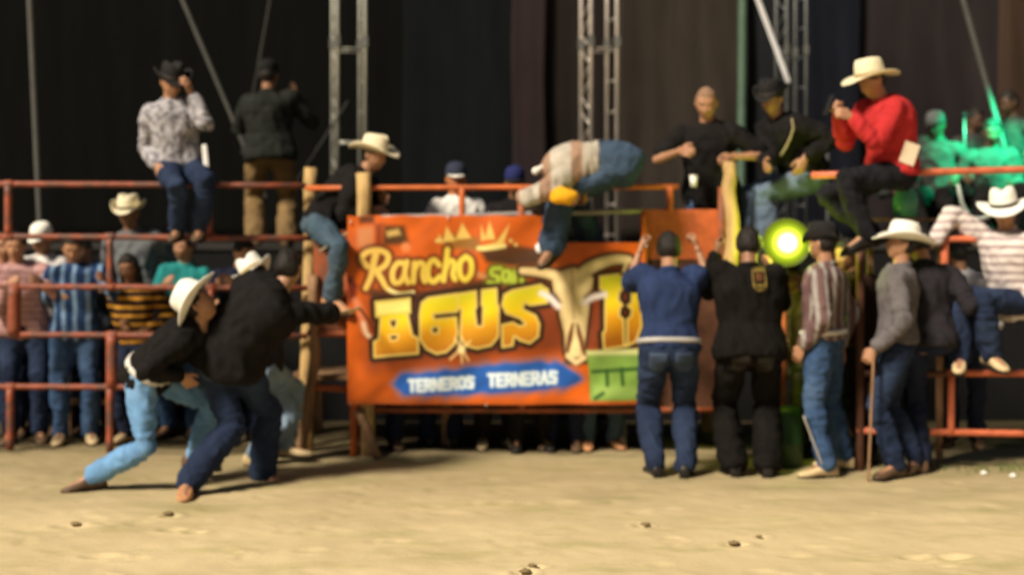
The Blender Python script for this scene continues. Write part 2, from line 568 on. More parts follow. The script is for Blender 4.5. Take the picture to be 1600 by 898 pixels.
def person(label, hip, neck, yaw, head=(None, 0, 0), hands=None, feet=None, cyaw=None, bend=0.0, s=1.0, fat=1.0,
           skin=None, shirt=None, sleeve='long', tucked=True, pants=None, shoe=None, hat=None, hair='short', belt=None,
           ground=0.0, group=None, elbow=(None, None), knee=(None, None), toe=(None, None), hk=('relaxed', 'relaxed'),
           hback=(None, None), vx=0.0135, fold=1.0, neck_n=True, loose=0.0, waist=.12):
    """order of all pairs: (person's right, person's left). Points are world coordinates."""
    SEED[0] += 1; sd = SEED[0]
    skin = skin or SKIN; shoe = shoe or BROWN_LEATHER
    hip = Vector(hip); neck = Vector(neck)
    up = (neck - hip).normalized()
    if neck_n: neck = hip + up * 0.50 * s
    rp = Vector((-math.cos(R(yaw)), -math.sin(R(yaw)), 0))
    cy = yaw if cyaw is None else cyaw
    rc = Vector((-math.cos(R(cy)), -math.sin(R(cy)), 0))
    rc = (rc - up * rc.dot(up)).normalized()
    fc = up.cross(rc).normalized()
    fp = vec_yaw(yaw)
    # feet
    if feet is None:
        feet = [Vector((hip.x, hip.y, ground)) + rp * .11 * s + Vector((0, 0, .085)), Vector((hip.x, hip.y, ground)) - rp * .11 * s + Vector((0, 0, .085))]
    base = Vector((hip.x, hip.y, min(min(feet[0].z, feet[1].z) - .085 * s, hip.z)))
    root = empty('person', base, label, 'person', group)
    # joints
    pel_up = (Vector((0, 0, 1)) * 0.5 + up * 0.6).normalized() if bend else up
    hj = [hip + rp * .092 * s - Vector((0, 0, .02)), hip - rp * .092 * s - Vector((0, 0, .02))]
    kn, an = [], []
    for i in (0, 1):
        pole = knee[i] if knee[i] is not None else (fp + Vector((0, 0, .35)) + rp * (.15 if i == 0 else -.15))
        k, a = ik(hj[i], Vector(feet[i]), .43 * s, .415 * s, Vector(pole))
        kn.append(k); an.append(a)
    # spine curve
    mid = lerp(hip, neck, .5) - fc * bend + fc * .015

    def spine(t):
        a, b, c = hip, mid * 2 - (hip + neck) * .5, neck
        return a * ((1 - t) ** 2) + b * (2 * t * (1 - t)) + c * (t * t)
    sh = [neck - up * .045 * s + rc * .172 * s, neck - up * .045 * s - rc * .172 * s]
    el, wr = [], []
    if hands is None:
        hands = [hip + rc * .27 * s - up * .02 + fc * .08, hip - rc * .27 * s - up * .02 + fc * .08]
    for i in (0, 1):
        t = Vector(hands[i])
        dr = (t - sh[i]).normalized()
        sh[i] = sh[i] + dr * .03 * s + Vector((0, 0, max(0, dr.z) * .04))
        pole = elbow[i] if elbow[i] is not None else (-fc * .8 - Vector((0, 0, .8)) + rc * (.5 if i == 0 else -.5))
        # target is the palm: wrist stops short of it
        e, w = ik(sh[i], t - dr * .07 * s, .285 * s, .255 * s, Vector(pole))
        el.append(e); wr.append(w)

    def torso(g, grow, t0, t1, flare=0.0):
        prof = [(-.20, .100, .085), (-.12, .150, .110), (0, .168, .120), (.12, .160, .115), (.32, .142, .103), (.55, .156, .112), (.75, .172, .118), (.88, .165, .105), (.96, .125, .085), (1.02, .070, .066), (1.07, .058, .060)]
        rings = []
        for k, (t, w, d) in enumerate(prof):
            if t < t0 - 1e-6 or t > t1 + 1e-6: continue
            c = spine(t)
            tt = (spine(t + .02) - spine(t - .02)).normalized()
            q = min(max(t, 0), 1)
            r_ = (rp * (1 - q) + rc * q); r_ = (r_ - tt * r_.dot(tt)).normalized()
            f_ = tt.cross(r_).normalized()
            belly = fat * (1 + .0 * t)
            fl = flare * max(0, (.3 - t)) if t < .3 else 0
            W = (w * (1 + (belly - 1) * .7) + grow + fl) * s; Dp = (d * belly + grow + fl) * s
            off = f_ * ((belly - 1) * .06 * math.exp(-((t - .25) / .3) ** 2))
            ring = []
            for j in range(20):
                a = 2 * math.pi * j / 20
                ca, sa = math.cos(a), math.sin(a)
                e = .85
                ring.append(c + off + r_ * (W * math.copysign(abs(ca) ** e, ca)) + f_ * (Dp * math.copysign(abs(sa) ** e, sa)))
            rings.append(ring)
        g.loft(rings)

    def arm(g, i, grow, end=1.0, start=0.0):
        S, E, W = sh[i], el[i], wr[i]
        inn = neck - up * .085 * s + (rc if i == 0 else -rc) * .09 * s
        if start <= 0:
            k_ = -.016 if grow < 0 else 0
            g.tube([inn, S], [.066 * s + grow + k_, .061 * s + grow + k_], 12)
            pts = [S, lerp(S, E, .3), lerp(S, E, .7), E]; rr = [.058, .051, .043, .040]
            if end <= .5:
                pts = [S, lerp(S, E, .4), lerp(S, E, .78)]; rr = [.058, .054, .052]
            g.tube(pts, [r * s + grow + (k_ if q_ < 2 else 0) for q_, r in enumerate(rr)], 12)
        if end > .5:
            g.tube([E, lerp(E, W, .25), lerp(E, W, .7), W if end >= 1 else lerp(E, W, .9)], [.040 * s + grow, .041 * s + grow, .032 * s + grow * 1.1, .026 * s + grow * 1.2], 12)

    def leg(g, i, grow, hem=0.0):
        H_, K, A = hj[i], kn[i], an[i]
        fwd = (K - lerp(H_, A, .5)); fwd = fwd.normalized() * .008 if fwd.length > .02 else Vector((0, 0, 0))
        g.tube([H_ + Vector((0, 0, .02)), lerp(H_, K, .35), lerp(H_, K, .75), K + fwd, lerp(K, A, .25), lerp(K, A, .6), A],
               [.092 * s + grow, .083 * s + grow, .066 * s + grow, .060 * s + grow, .058 * s + grow + hem * .3, .046 * s + grow + hem * .8, .038 * s + grow + hem], 14)

    # ---- body
    g = Geo()
    torso(g, -.020, -.2, 1.07)
    hy, hpitch, hroll = head
    hy = cy if hy is None else hy
    hf = vec_yaw(hy)
    hr0 = Vector((-math.cos(R(hy)), -math.sin(R(hy)), 0))
    q = Matrix.Rotation(-R(hpitch), 3, hr0.cross(Vector((0, 0, 1))).cross(Vector((0, 0, 1)))) if False else None
    f_ = (hf * math.cos(R(hpitch)) - Vector((0, 0, 1)) * math.sin(R(hpitch)))
    u_ = (hf * math.sin(R(hpitch)) + Vector((0, 0, 1)) * math.cos(R(hpitch)))
    RR = Matrix.Rotation(R(hroll), 3, f_)
    u_ = RR @ u_; r_ = -(u_.cross(f_)).normalized() * -1
    r_ = f_.cross(u_).normalized()
    hc = neck + (up * .55 + u_ * .45).normalized() * .085 * s + u_ * .075 * s + f_ * .025 * s
    hs = s * 0.98
    g.tube([neck - up * .04, lerp(neck, hc, .35), hc - u_ * .05 * s - f_ * .012], [.062 * s, .055 * s, .054 * s], 12)
    for i in (0, 1):
        arm(g, i, -.006 if sleeve == 'long' else -.003); leg(g, i, -.014)
        fdir = (toe[i].normalized() if toe[i] is not None else (fp + rp * (.18 if i == 0 else -.18)).normalized())
        g.tube([an[i], an[i] + fdir * .1 * s - Vector((0, 0, .045)), an[i] + fdir * .17 * s - Vector((0, 0, .055))], [.036 * s, .03 * s, .02 * s], 8)
    M = Matrix(((r_.x * hs, f_.x * hs, u_.x * hs, hc.x - base.x), (r_.y * hs, f_.y * hs, u_.y * hs, hc.y - base.y), (r_.z * hs, f_.z * hs, u_.z * hs, hc.z - base.z), (0, 0, 0, 1)))
    hv = place(HEAD_V, M); hx = place(HEX_V, M)
    hgs = []
    for i in (0, 1):
        d = (wr[i] - el[i]).normalized()
        bk = hback[i] if hback[i] is not None else (rc if i == 0 else -rc) + Vector((0, 0, .3))
        d2 = (d + (Vector(hands[i]) - wr[i]).normalized() * .8).normalized()
        hgs.append(hand_geo(hk[i], i == 0, wr[i], d2, Vector(bk), s, base))

    def post_body(V, Nn):
        return V, [(hv, HEAD_F, HEAD_M), (hx, HEX_F, HEX_M)] + hgs
    remesh('body', g, 0.017, [skin, EYE_W, IRIS, LIP, HAIR], root, post_body, 2)

    def folds(amp, seed, st=(1, 1, 1), out=.002):
        def post(V, Nn):
            n1 = snoise(V, 14, seed, st); n2 = snoise(V, 34, seed + 3, st)
            d = amp * 1.3 * (0.0055 * n1 + 0.0045 * (1 - 2 * np.abs(n1)) + 0.0042 * (1 - 2 * np.abs(n2)))
            d = d + out
            W = V + np.array(base)
            for J, rad in ((el[0], .1), (el[1], .1), (kn[0], .13), (kn[1], .13)):
                dd = np.linalg.norm(W - np.array(J), axis=1)
                m = np.exp(-(dd / rad) ** 2)
                d += amp * m * 0.006 * np.sin(dd * 150 + n1 * 2.5)
            return V + Nn * d[:, None]
        return post
    # ---- clothes
    if pants:
        g = Geo()
        torso(g, .006 if waist < .2 else .022, -.2, waist)
        for i in (0, 1): leg(g, i, .010 + loose * .4, .016 + loose)
        remesh('trousers', g, vx, pants, root, folds(1.0 * fold, sd, (1, 1, 1.6)))
    if shirt:
        g = Geo()
        torso(g, .014 + loose * .5, (waist - .12 if tucked else -.12), 1.02, .05 if not tucked else 0)
        for i in (0, 1): arm(g, i, .013 + loose * .3, .9 if sleeve == 'long' else .4)
        remesh('shirt', g, vx, shirt, root, folds(1.15 * fold, sd + 5, (1, 1, 1), .005))
        # collar
        g = Geo()
        cc = neck + up * .012
        rings = []
        for (rr, zz) in ((.066, -.02), (.072, .0), (.070, .022), (.060, .026), (.058, .0)):
            rings.append([cc + rc * (rr * s * math.cos(2 * math.pi * j / 18)) + fc * (rr * s * math.sin(2 * math.pi * j / 18) + .004) + up * (zz * s - .012 * math.sin(2 * math.pi * j / 18)) for j in range(18)])
        g.loft(rings, cap=False)
        build('collar', g, shirt, root)
    if belt:
        g = Geo(); rings = []
        for (gr, tz) in ((.018, .06), (.034, .066), (.034, .13), (.018, .136)):
            c = spine(tz); tt = (spine(tz + .02) - spine(tz - .02)).normalized()
            r2 = (rp - tt * rp.dot(tt)).normalized(); f2 = tt.cross(r2)
            W = (.166 * (1 + (fat - 1) * .7) + gr) * s; Dp = (.118 * fat + gr) * s
            ring = []
            for j in range(28):
                a = 2 * math.pi * j / 28; ca, sa = math.cos(a), math.sin(a)
                ring.append(c + f2 * ((fat - 1) * .05) + r2 * (W * math.copysign(abs(ca) ** .85, ca)) + f2 * (Dp * math.copysign(abs(sa) ** .85, sa)))
            rings.append(ring)
        g.loft(rings, cap=False)
        build('belt', g, belt, root)
    # ---- shoes
    for i in (0, 1):
        fdir = (toe[i].normalized() if toe[i] is not None else (fp + rp * (.18 if i == 0 else -.18)).normalized())
        side = fdir.cross(Vector((0, 0, 1)))
        if side.length < .05: side = rp.copy()
        side.normalize(); upf = side.cross(fdir).normalized()
        if upf.dot(an[i] - kn[i]) > 0: upf = -upf
        sole = an[i] - upf * .085 * s
        g = Geo(); rings = []
        for (yy, w, top, bot) in ((-.078, .022, .060, .008), (-.070, .034, .085, 0), (-.03, .038, .100, .0), (.02, .038, .098, .004), (.07, .042, .074, .010), (.12, .047, .056, .004), (.17, .042, .044, .004), (.20, .027, .034, .008), (.212, .012, .026, .014)):
            ring = []
            for j in range(14):
                a = 2 * math.pi * j / 14; ca, sa = math.cos(a), math.sin(a)
                hh = (top - bot) * .5
                ring.append(sole + fdir * (yy * s) + side * (w * s * math.copysign(abs(ca) ** .7, ca)) + upf * (((bot + hh) + hh * math.copysign(abs(sa) ** .7, sa)) * s))
            rings.append(ring)
        g.loft(rings)
        g.tube([an[i] - upf * .02, an[i] + (kn[i] - an[i]).normalized() * .06 * s], [.046 * s, .046 * s], 12, round_end=False)
        bo = build('boot', g, shoe, root)
        g = Geo()
        out = []
        for (yy, w) in ((-.080, .024), (-.06, .036), (0, .036), (.06, .040), (.12, .049), (.17, .044), (.205, .026), (.214, .010)):
            out.append((yy, w))
        loop = [(yy, w) for yy, w in out] + [(yy, -w) for yy, w in reversed(out)]
        g.loft([[sole + fdir * (yy * s) + side * (w * s) + upf * zz for yy, w in loop] for zz in (-.006, .007)])
        build('sole', g, BLACK_LEATHER if shoe is not WHITE_LEATHER else WHITE_LEATHER, bo, smooth=False, base=tuple(base))
    # ---- hair / hat
    if hair:
        U = HEAD_U
        y, z, x = U[:, 1], U[:, 2], np.abs(U[:, 0])
        line = np.where(y > 0, 0.42 + 0.1 * y - .35 * x * (y < .5), -0.50 + 0.6 * np.clip(y + .4, 0, 1) * 1.6)
        if hat: line = np.maximum(line, -0.5)
        msk = np.clip((z - line) / 0.12, 0, 1)
        thick = {'short': .010, 'crop': .005, 'long': .018}[hair]
        nn = snoise(HEAD_V, 90, sd) * .0035
        d = -.006 + msk * (.006 + thick + nn)
        if hat: d = np.where(z > .35, np.minimum(d, .003), d)
        Hn = HEAD_V / np.linalg.norm(HEAD_V, axis=1)[:, None]
        hv2 = place(HEAD_V + Hn * d[:, None], M)
        me = bpy.data.meshes.new('hair'); 
        if hair == 'long':
            g = Geo()
            mm = lambda p: M @ Vector(p)
            for k in range(9):
                a = math.pi * (.0 + k / 8.0)
                cx, cy_ = .066 * math.cos(a), -.070 * math.sin(a) - .01
                g.tube([mm((cx * .8, cy_ * .8, .06)), mm((cx * 1.12, cy_ * 1.1, -.03)), mm((cx * 1.15, cy_ * 1.1, -.13)), mm((cx * 1.0, cy_ * 1.05, -.26))], [.018, .027, .026, .012], 8)
            vv = np.array(g.v); off = len(hv2)
            me.from_pydata(np.concatenate([hv2, vv]).tolist(), [], HEAD_F + [tuple(i + off for i in f) for f in g.f])
        else:
            me.from_pydata(hv2.tolist(), [], HEAD_F)
        me.update()
        link_mesh('hair', me, HAIR if hair != 'crop' else STUBBLE, root)
    if hat:
        kind = hat[0]; hmat = hat[1]; bmat = hat[2] if len(hat) > 2 else BAND_D
        opt = hat[3] if len(hat) > 3 else {}
        hsc = opt.get('sc', 1.03)
        hg, bg = hat_geo('cowboy' if kind == 'cowboy' else 'cap', hsc, opt.get('curl', .07), opt.get('droop', .02), opt.get('wide', 1.0))
        off = Matrix.Translation((0, opt.get('dy', -.004), opt.get('dz', .040))) @ Matrix.Rotation(R(opt.get('tilt', 0)), 4, 'X') @ Matrix.Rotation(R(opt.get('roll', 0)), 4, 'Y')
        MM = Matrix.Translation(base) @ M @ off
        hg.v = [tuple(MM @ Vector(p)) for p in hg.v]; bg.v = [tuple(MM @ Vector(p)) for p in bg.v]
        ho = build('cowboy_hat' if kind == 'cowboy' else 'cap', hg, hmat, root)
        build('hat_band' if kind == 'cowboy' else 'visor', bg, bmat, ho, base=tuple(base))
    root['_dbg'] = 0
    del root['_dbg']
    return dict(root=root, base=base, M=Matrix.Translation(base) @ M, hand=[wr[i] + (Vector(hands[i]) - wr[i]).normalized() * .07 for i in (0, 1)], neck=neck, up=up, rc=rc, fc=fc, spine=spine, hip=hip, an=an, el=el)


# ------------------------------------------------------------------ the ground
def gz(x, y):
    """small relief of the arena sand"""
    V = np.stack([x, y, np.zeros_like(x)], 1)
    z = 0.006 * snoise(V, 2.2, 1) + 0.004 * snoise(V, 7, 2) + 0.0025 * snoise(V, 19, 4)
    return z


PRINTS = [(120, 822, .11, .05, .025), (265, 806, .045, .05, .03), (270, 828, .07, .04, .02), (305, 832, .05, .04, .022), (1003, 820, .04, .05, .025), (1150, 851, .06, .04, .025),
          (1432, 872, .07, .05, .02), (1485, 872, .09, .05, .022), (835, 885, .05, .04, .02), (818, 895, .05, .05, .025), (1190, 838, .03, .04, .015), (160, 868, .09, .05, .015),
          (1480, 885, .05, .03, .012), (875, 785, .1, .05, .012), (1395, 765, .12, .06, .012), (700, 800, .1, .06, .008), (480, 860, .07, .05, .01), (620, 845, .06, .04, .01)]


def ground():
    xs = np.linspace(-6.5, 6.5, 521); ys = np.linspace(4.6, 11.2, 331)
    X, Y = np.meshgrid(xs, ys)
    x, y = X.ravel(), Y.ravel()
    z = gz(x, y)
    r2 = np.random.default_rng(3)
    pr = [(at(px, py, 0) if False else None) for px, py, *_ in PRINTS]
    for (px, py, rx, ry, dep) in PRINTS:
        D = CAM_H * F_PX / (py - HORIZON)
        cx = (px - 800) / F_PX * D
        d = ((x - cx) / rx) ** 2 + ((y - D) / ry) ** 2
        z = z - dep * np.exp(-d * 1.3) + dep * .45 * np.exp(-((np.sqrt(d) - 1.5) / .4) ** 2)
    for k in range(420):      # faint scuffs and hoof marks all over
        cx, cy = r2.uniform(-5, 5), r2.uniform(5, 9.8)
        rx, ry, dep = r2.uniform(.02, .07), r2.uniform(.03, .07), r2.uniform(.002, .008)
        m = (np.abs(x - cx) < .25) & (np.abs(y - cy) < .25)
        d = ((x[m] - cx) / rx) ** 2 + ((y[m] - cy) / ry) ** 2
        z[m] += -dep * np.exp(-d) + dep * .5 * np.exp(-((np.sqrt(d) - 1.5) / .4) ** 2)
    nx, ny = len(xs), len(ys)
    edge = (np.minimum(np.minimum(x + 6.5, 6.5 - x), np.minimum(y - 4.6, 11.2 - y)) / .3).clip(0, 1)
    z = z * edge
    V = np.stack([x, y, z], 1).tolist()
    Fc = [(j * nx + i, j * nx + i + 1, (j + 1) * nx + i + 1, (j + 1) * nx + i) for j in range(ny - 1) for i in range(nx - 1)]
    # surrounding sheet to the horizon
    o = len(V)
    a0, a1, b0, b1 = -6.5, 6.5, 4.6, 11.2
    V += [(-200, -200, 0), (200, -200, 0), (200, 300, 0), (-200, 300, 0), (a0, b0, 0), (a1, b0, 0), (a1, b1, 0), (a0, b1, 0)]
    Fc += [(o, o + 1, o + 5, o + 4), (o + 1, o + 2, o + 6, o + 5), (o + 2, o + 3, o + 7, o + 6), (o + 3, o, o + 4, o + 7)]
    me = bpy.data.meshes.new('ground'); me.from_pydata(V, [], Fc); me.update()
    m = bpy.data.materials.new('arena_sand'); m.use_nodes = True
    N, L = m.node_tree.nodes, m.node_tree.links
    b = N['Principled BSDF']; b.inputs['Roughness'].default_value = .95; b.inputs['Specular IOR Level'].default_value = .1
    tc = N.new('ShaderNodeTexCoord')
    def noise(sc, det=6, st=(1, 1, 1), rough=.6):
        mp = N.new('ShaderNodeMapping'); mp.inputs['Scale'].default_value = st; L.new(tc.outputs['Object'], mp.inputs[0])
        n = N.new('ShaderNodeTexNoise'); n.inputs['Scale'].default_value = sc; n.inputs['Detail'].default_value = det; n.inputs['Roughness'].default_value = rough
        L.new(mp.outputs[0], n.inputs[0]); return n.outputs[0]
    def ramp(src, p0, c0, p1, c1):
        r = N.new('ShaderNodeValToRGB'); r.color_ramp.elements[0].position = p0; r.color_ramp.elements[1].position = p1
        r.color_ramp.elements[0].color = (*c0, 1); r.color_ramp.elements[1].color = (*c1, 1); L.new(src, r.inputs[0]); return r.outputs[0]
    def mixn(fac, a, bb, mode='MIX'):
        x_ = N.new('ShaderNodeMix'); x_.data_type = 'RGBA'; x_.blend_type = mode
        if isinstance(fac, float): x_.inputs[0].default_value = fac
        else: L.new(fac, x_.inputs[0])
        L.new(a, x_.inputs[6]); L.new(bb, x_.inputs[7]); return x_.outputs[2]
    base = ramp(noise(.9, 4, (1, 1.6, 1)), .3, (.50, .40, .225), .7, (.62, .50, .295))
    damp = ramp(noise(1.7, 4, (.7, 1.8, 1)), .52, (1, 1, 1), .72, (.74, .80, .66))
    fine = ramp(noise(34, 6, (1, 1, 1), .7), .32, (.92, .915, .90), .68, (1.04, 1.04, 1.03))
    speck = ramp(noise(9, 3), .66, (1, 1, 1), .76, (.72, .70, .62))
    # floodlight falloff painted into the sand towards the fence: darker, uneven patches
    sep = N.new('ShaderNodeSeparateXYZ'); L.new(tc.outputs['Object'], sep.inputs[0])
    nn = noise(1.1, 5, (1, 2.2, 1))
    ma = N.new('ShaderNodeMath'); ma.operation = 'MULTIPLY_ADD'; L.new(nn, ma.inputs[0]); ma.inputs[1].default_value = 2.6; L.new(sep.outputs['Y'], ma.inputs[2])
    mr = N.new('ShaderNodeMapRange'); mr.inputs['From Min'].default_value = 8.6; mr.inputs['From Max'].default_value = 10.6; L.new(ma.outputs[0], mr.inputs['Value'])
    falloff = ramp(mr.outputs[0], 0.0, (1, 1, 1), 1.0, (.60, .60, .585))
    c = mixn(1.0, base, damp, 'MULTIPLY'); c = mixn(1.0, c, falloff, 'MULTIPLY')
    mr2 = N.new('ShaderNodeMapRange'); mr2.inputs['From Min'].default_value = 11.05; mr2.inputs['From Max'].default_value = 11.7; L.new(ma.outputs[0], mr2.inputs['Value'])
    c = mixn(1.0, c, ramp(mr2.outputs[0], 0.0, (1, 1, 1), 1.0, (.22, .21, .20)), 'MULTIPLY')   # dimness behind the fence painted into the ground colour; c = mixn(1.0, c, fine, 'MULTIPLY'); c = mixn(1.0, c, speck, 'MULTIPLY')
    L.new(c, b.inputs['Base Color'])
    bp = N.new('ShaderNodeBump'); bp.inputs['Strength'].default_value = .3; bp.inputs['Distance'].default_value = .02
    L.new(noise(26, 8, (1, 1, 1), .7), bp.inputs['Height']); L.new(bp.outputs[0], b.inputs['Normal'])
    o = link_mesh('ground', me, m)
    o['kind'] = 'structure'
    # clods of dirt
    cm = mat('dirt_clod', (.20, .145, .07), rough=.95, var=.3, scale=40)
    for k, (px, py, rr) in enumerate([(262, 803, .022), (1008, 820, .018), (1146, 849, .02), (118, 819, .02), (832, 884, .016), (820, 893, .02), (1186, 838, .012)]):
        D = CAM_H * F_PX / (py - HORIZON); g = Geo()
        c = Vector(((px - 800) / F_PX * D, D, rr * .3))
        g.ell(c, (Vector((rr * 1.6, 0, 0)), Vector((0, rr, 0)), Vector((0, 0, rr * .5))), 9, 6)
        g.v = [(p[0] + random.uniform(-.2, .2) * rr, p[1] + random.uniform(-.2, .2) * rr, p[2] + random.uniform(-.15, .15) * rr) for p in g.v]
        where = ['in front of the tan boot', 'in the middle right foreground', 'lowest on the right side', 'at the far left foreground', 'near the bottom edge, upper of two', 'at the bottom edge, lower of two', 'smallest, in the right foreground'][k]
        tag(build('dirt_clod', g, cm, base=tuple(c)), 'small dark clod of dirt on the sand ' + where, 'dirt clod', 'dirt clods on the arena sand')
    # grass tufts at the right fence foot
    g = Geo()
    r3 = random.Random(5)
    for k in range(700):
        x_ = r3.uniform(2.55, 3.9); y_ = r3.gauss(9.3, .10)
        if r3.random() > (x_ - 2.3) / 1.6: continue
        h = r3.uniform(.015, .05); a = r3.uniform(0, 6.28); dx, dy = math.cos(a) * .004, math.sin(a) * .004
        lx, ly = r3.uniform(-.02, .02), r3.uniform(-.02, .02)
        g.add([(x_ - dx, y_ - dy, 0), (x_ + dx, y_ + dy, 0), (x_ + lx, y_ + ly, h)], [(0, 1, 2)])
    tag(build('grass', g, mat('grass_green', (.10, .14, .03), var=.4, scale=10)), 'low green grass along the foot of the right fence', 'grass', kind='stuff')
    pm = mat('white_paper', (.75, .75, .7), var=.05)
    for (px, py, w) in ((1537, 741, 'left one'), (1583, 745, 'right one')):
        D = CAM_H * F_PX / (py - HORIZON); g = Geo(); c = Vector(((px - 800) / F_PX * D, D, .012))
        g.ell(c, (Vector((.026, 0, 0)), Vector((0, .02, 0)), Vector((0, 0, .014))), 8, 5)
        g.v = [(p[0] + random.uniform(-.004, .004), p[1], p[2] + random.uniform(-.003, .003)) for p in g.v]
        tag(build('paper_scrap', g, pm, base=tuple(c)), 'crumpled white paper scrap in the grass at the right fence, ' + w, 'litter', 'paper scraps in the grass')


ground()

# ------------------------------------------------------------------ stage, drapes, trusses
blk = mat('black_stage_cloth', (.003, .003, .0035), rough=.95, var=.3)
g = Geo(); g.box((0, 14.6, .74), (9, 3.0, .74)); sk = empty('stage', (0, 11.6, 0), 'dark raised stage behind the arena fence', 'stage')
build('stage_skirt', g, blk, sk, smooth=False)
g = Geo()
deckm = mat('stage_plywood', (.02, .018, .016), rough=.8, var=.3, stretch=(1, 6, 1))
for k in range(8):
    g = Geo(); g.box((-7.9 + k * 2.25, 14.6, 1.495), (1.115, 3.02, .012)); build('deck_panel', g, deckm, sk, smooth=False)


def drape(px0, px1, D, col, label, seedn, amp=.07, wl_=.33, ztop=6.5):
    x0, x1 = (px0 - 800) / F_PX * D, (px1 - 800) / F_PX * D
    n = max(8, int((x1 - x0) / .03)); nz = 26
    xs = np.linspace(x0, x1, n)
    V = []; Fc = []
    rr = random.Random(seedn)
    ph = [rr.uniform(0, 6.28) for _ in range(4)]
    for k in range(nz + 1):
        z = 1.51 + (ztop - 1.51) * k / nz
        w = 1 - .45 * k / nz
        for x in xs:
            u = x / wl_ * 6.28
            yy = .45 * amp * w * (math.sin(u * .55 + ph[0] + 1.1 * math.sin(u * .23 + ph[1])) + .25 * math.sin(u * 1.7 + ph[2] + z * .5))
            V.append((x + .01 * math.sin(z * 3 + u), D + yy, z))
    for k in range(nz):
        for i in range(n - 1):
            Fc.append((k * n + i, k * n + i + 1, (k + 1) * n + i + 1, (k + 1) * n + i))
    me = bpy.data.meshes.new('stage_curtain'); me.from_pydata([(a - x0, b - D, c - 1.51) for a, b, c in V], [], Fc); me.update()
    o = link_mesh('stage_curtain', me, mat('curtain_%02d' % seedn, col, rough=.95, var=.2, scale=2, spec=.05, stretch=(3, 1, .4)))
    o.location = (x0, D, 1.51)
    md = o.modifiers.new('t', 'SOLIDIFY'); md.thickness = .004
    tag(o, label, 'curtain', 'curtains at the back of the stage')


drape(-260, 640, 15.6, (.0035, .0038, .0034), 'black backdrop added at the left to hide the sky behind the grey pole', 1, .03, .9)  # backdrop added to cover the sky that serves as fill light
drape(630, 806, 15.5, (.006, .007, .008), 'dark blue-black curtain right of the first truss tower', 2, .04, .8)
drape(800, 852, 15.4, (.024, .017, .018), 'narrow dull maroon curtain strip left of the middle truss tower', 3, .04)
drape(846, 975, 15.5, (.016, .013, .012), 'dark brown-grey curtain directly behind the middle truss tower', 4, .04)
drape(968, 1168, 15.4, (.031, .025, .021), 'brownish grey curtain behind the bald man', 5, .07, .6)
drape(1160, 1255, 15.5, (.013, .014, .016), 'black curtain behind the thin right truss tower', 6, .04)
drape(1248, 1345, 15.4, (.008, .009, .014), 'dark navy curtain left of the red shirted man', 7, .04)
drape(1338, 1570, 15.5, (.022, .018, .019), 'dull purple-grey curtain behind the red shirted man', 8, .06, .7)
drape(1560, 1860, 15.35, (.045, .029, .021), 'warm brown curtain at the right edge of the stage', 9, .06, .5)

alu = mat('aluminium', (.60, .54, .48), rough=.38, metal=.6, var=.2, scale=5)
alu_dim = mat('weathered_aluminium', (.17, .18, .18), rough=.5, metal=.5, var=.25, scale=5)
steel = mat('grey_steel', (.12, .12, .11), rough=.6, metal=.2, var=.25)


def truss(cx, D, w, m, label, r=.019, ztop=6.0, step=.30, plates=True):
    X = (cx - 800) / F_PX * D
    t = empty('truss_tower', (X, D, 1.5), label, 'truss', 'aluminium truss towers on the stage')
    cs = [(-w / 2, 0), (w / 2, 0), (-w * .08, w), (w * .62, w)]
    cs = [(-w / 2, -w / 2), (w / 2, -w / 2), (w / 2, w / 2), (-w / 2, w / 2)]
    rot = R(17)
    cs = [(a * math.cos(rot) - b * math.sin(rot), a * math.sin(rot) + b * math.cos(rot)) for a, b in cs]
    for a, b in cs:
        g = Geo(); g.tube([(X + a, D + b, 1.5), (X + a, D + b, ztop)], r, 8, round_end=False); build('chord', g, m, t)
    n = int((ztop - 1.6) / step)
    for k in range(n):
        z0 = 1.6 + k * step; z1 = z0 + step
        def bar(a, b, za, zb, rr):
            g = Geo(); g.tube([(X + a[0], D + a[1], za), (X + b[0], D + b[1], zb)], rr, 6, round_end=False)
            build('brace', g, m, t)
        bar(cs[1], cs[2], z0, z0, r * .6)
        a, b = (cs[3], cs[0]) if k % 2 else (cs[0], cs[3])
        bar(a, b, z0, z0 + step / 2, r * .45); bar(b, a, z0 + step / 2, z1, r * .45)
        if k % 3 == 0:
            bar(cs[0], cs[1], z0, z0, r * .45); bar(cs[2], cs[3], z0, z0, r * .45)
    if plates:
        for z in (3.47, 5.2):
            for a, b in cs:
                g = Geo(); g.box((X + a, D + b, z), (r * 1.4, r * 1.4, .05))
                build('joint_plate', g, steel, t, smooth=False)
    return t


truss(545, 13.0, .27, mat('dull_aluminium', (.46, .46, .40), rough=.4, metal=.5, var=.2), 'grey truss tower behind the man in the cream hat', .020)
truss(936, 13.0, .27, alu, 'bright pale truss tower above the crouching man', .021)
truss(1236, 13.6, .22, alu_dim, 'thin dim truss tower above the man in the black hat', .015)


def cable(p0, p1, r, m, label, name='guy_rope', cat='rope', sag=0.0):
    p0, p1 = Vector(p0), Vector(p1); g = Geo()
    pts = [lerp(p0, p1, k / 10) - Vector((0, 0, sag * 4 * (k / 10) * (1 - k / 10))) for k in range(11)]
    g.tube(pts, r, 8)
    return tag(build(name, g, m, base=tuple(p1)), label, cat)


def ext(p, q, t):   # continue the line p->q by factor t
    p, q = Vector(p), Vector(q); return p + (q - p) * t


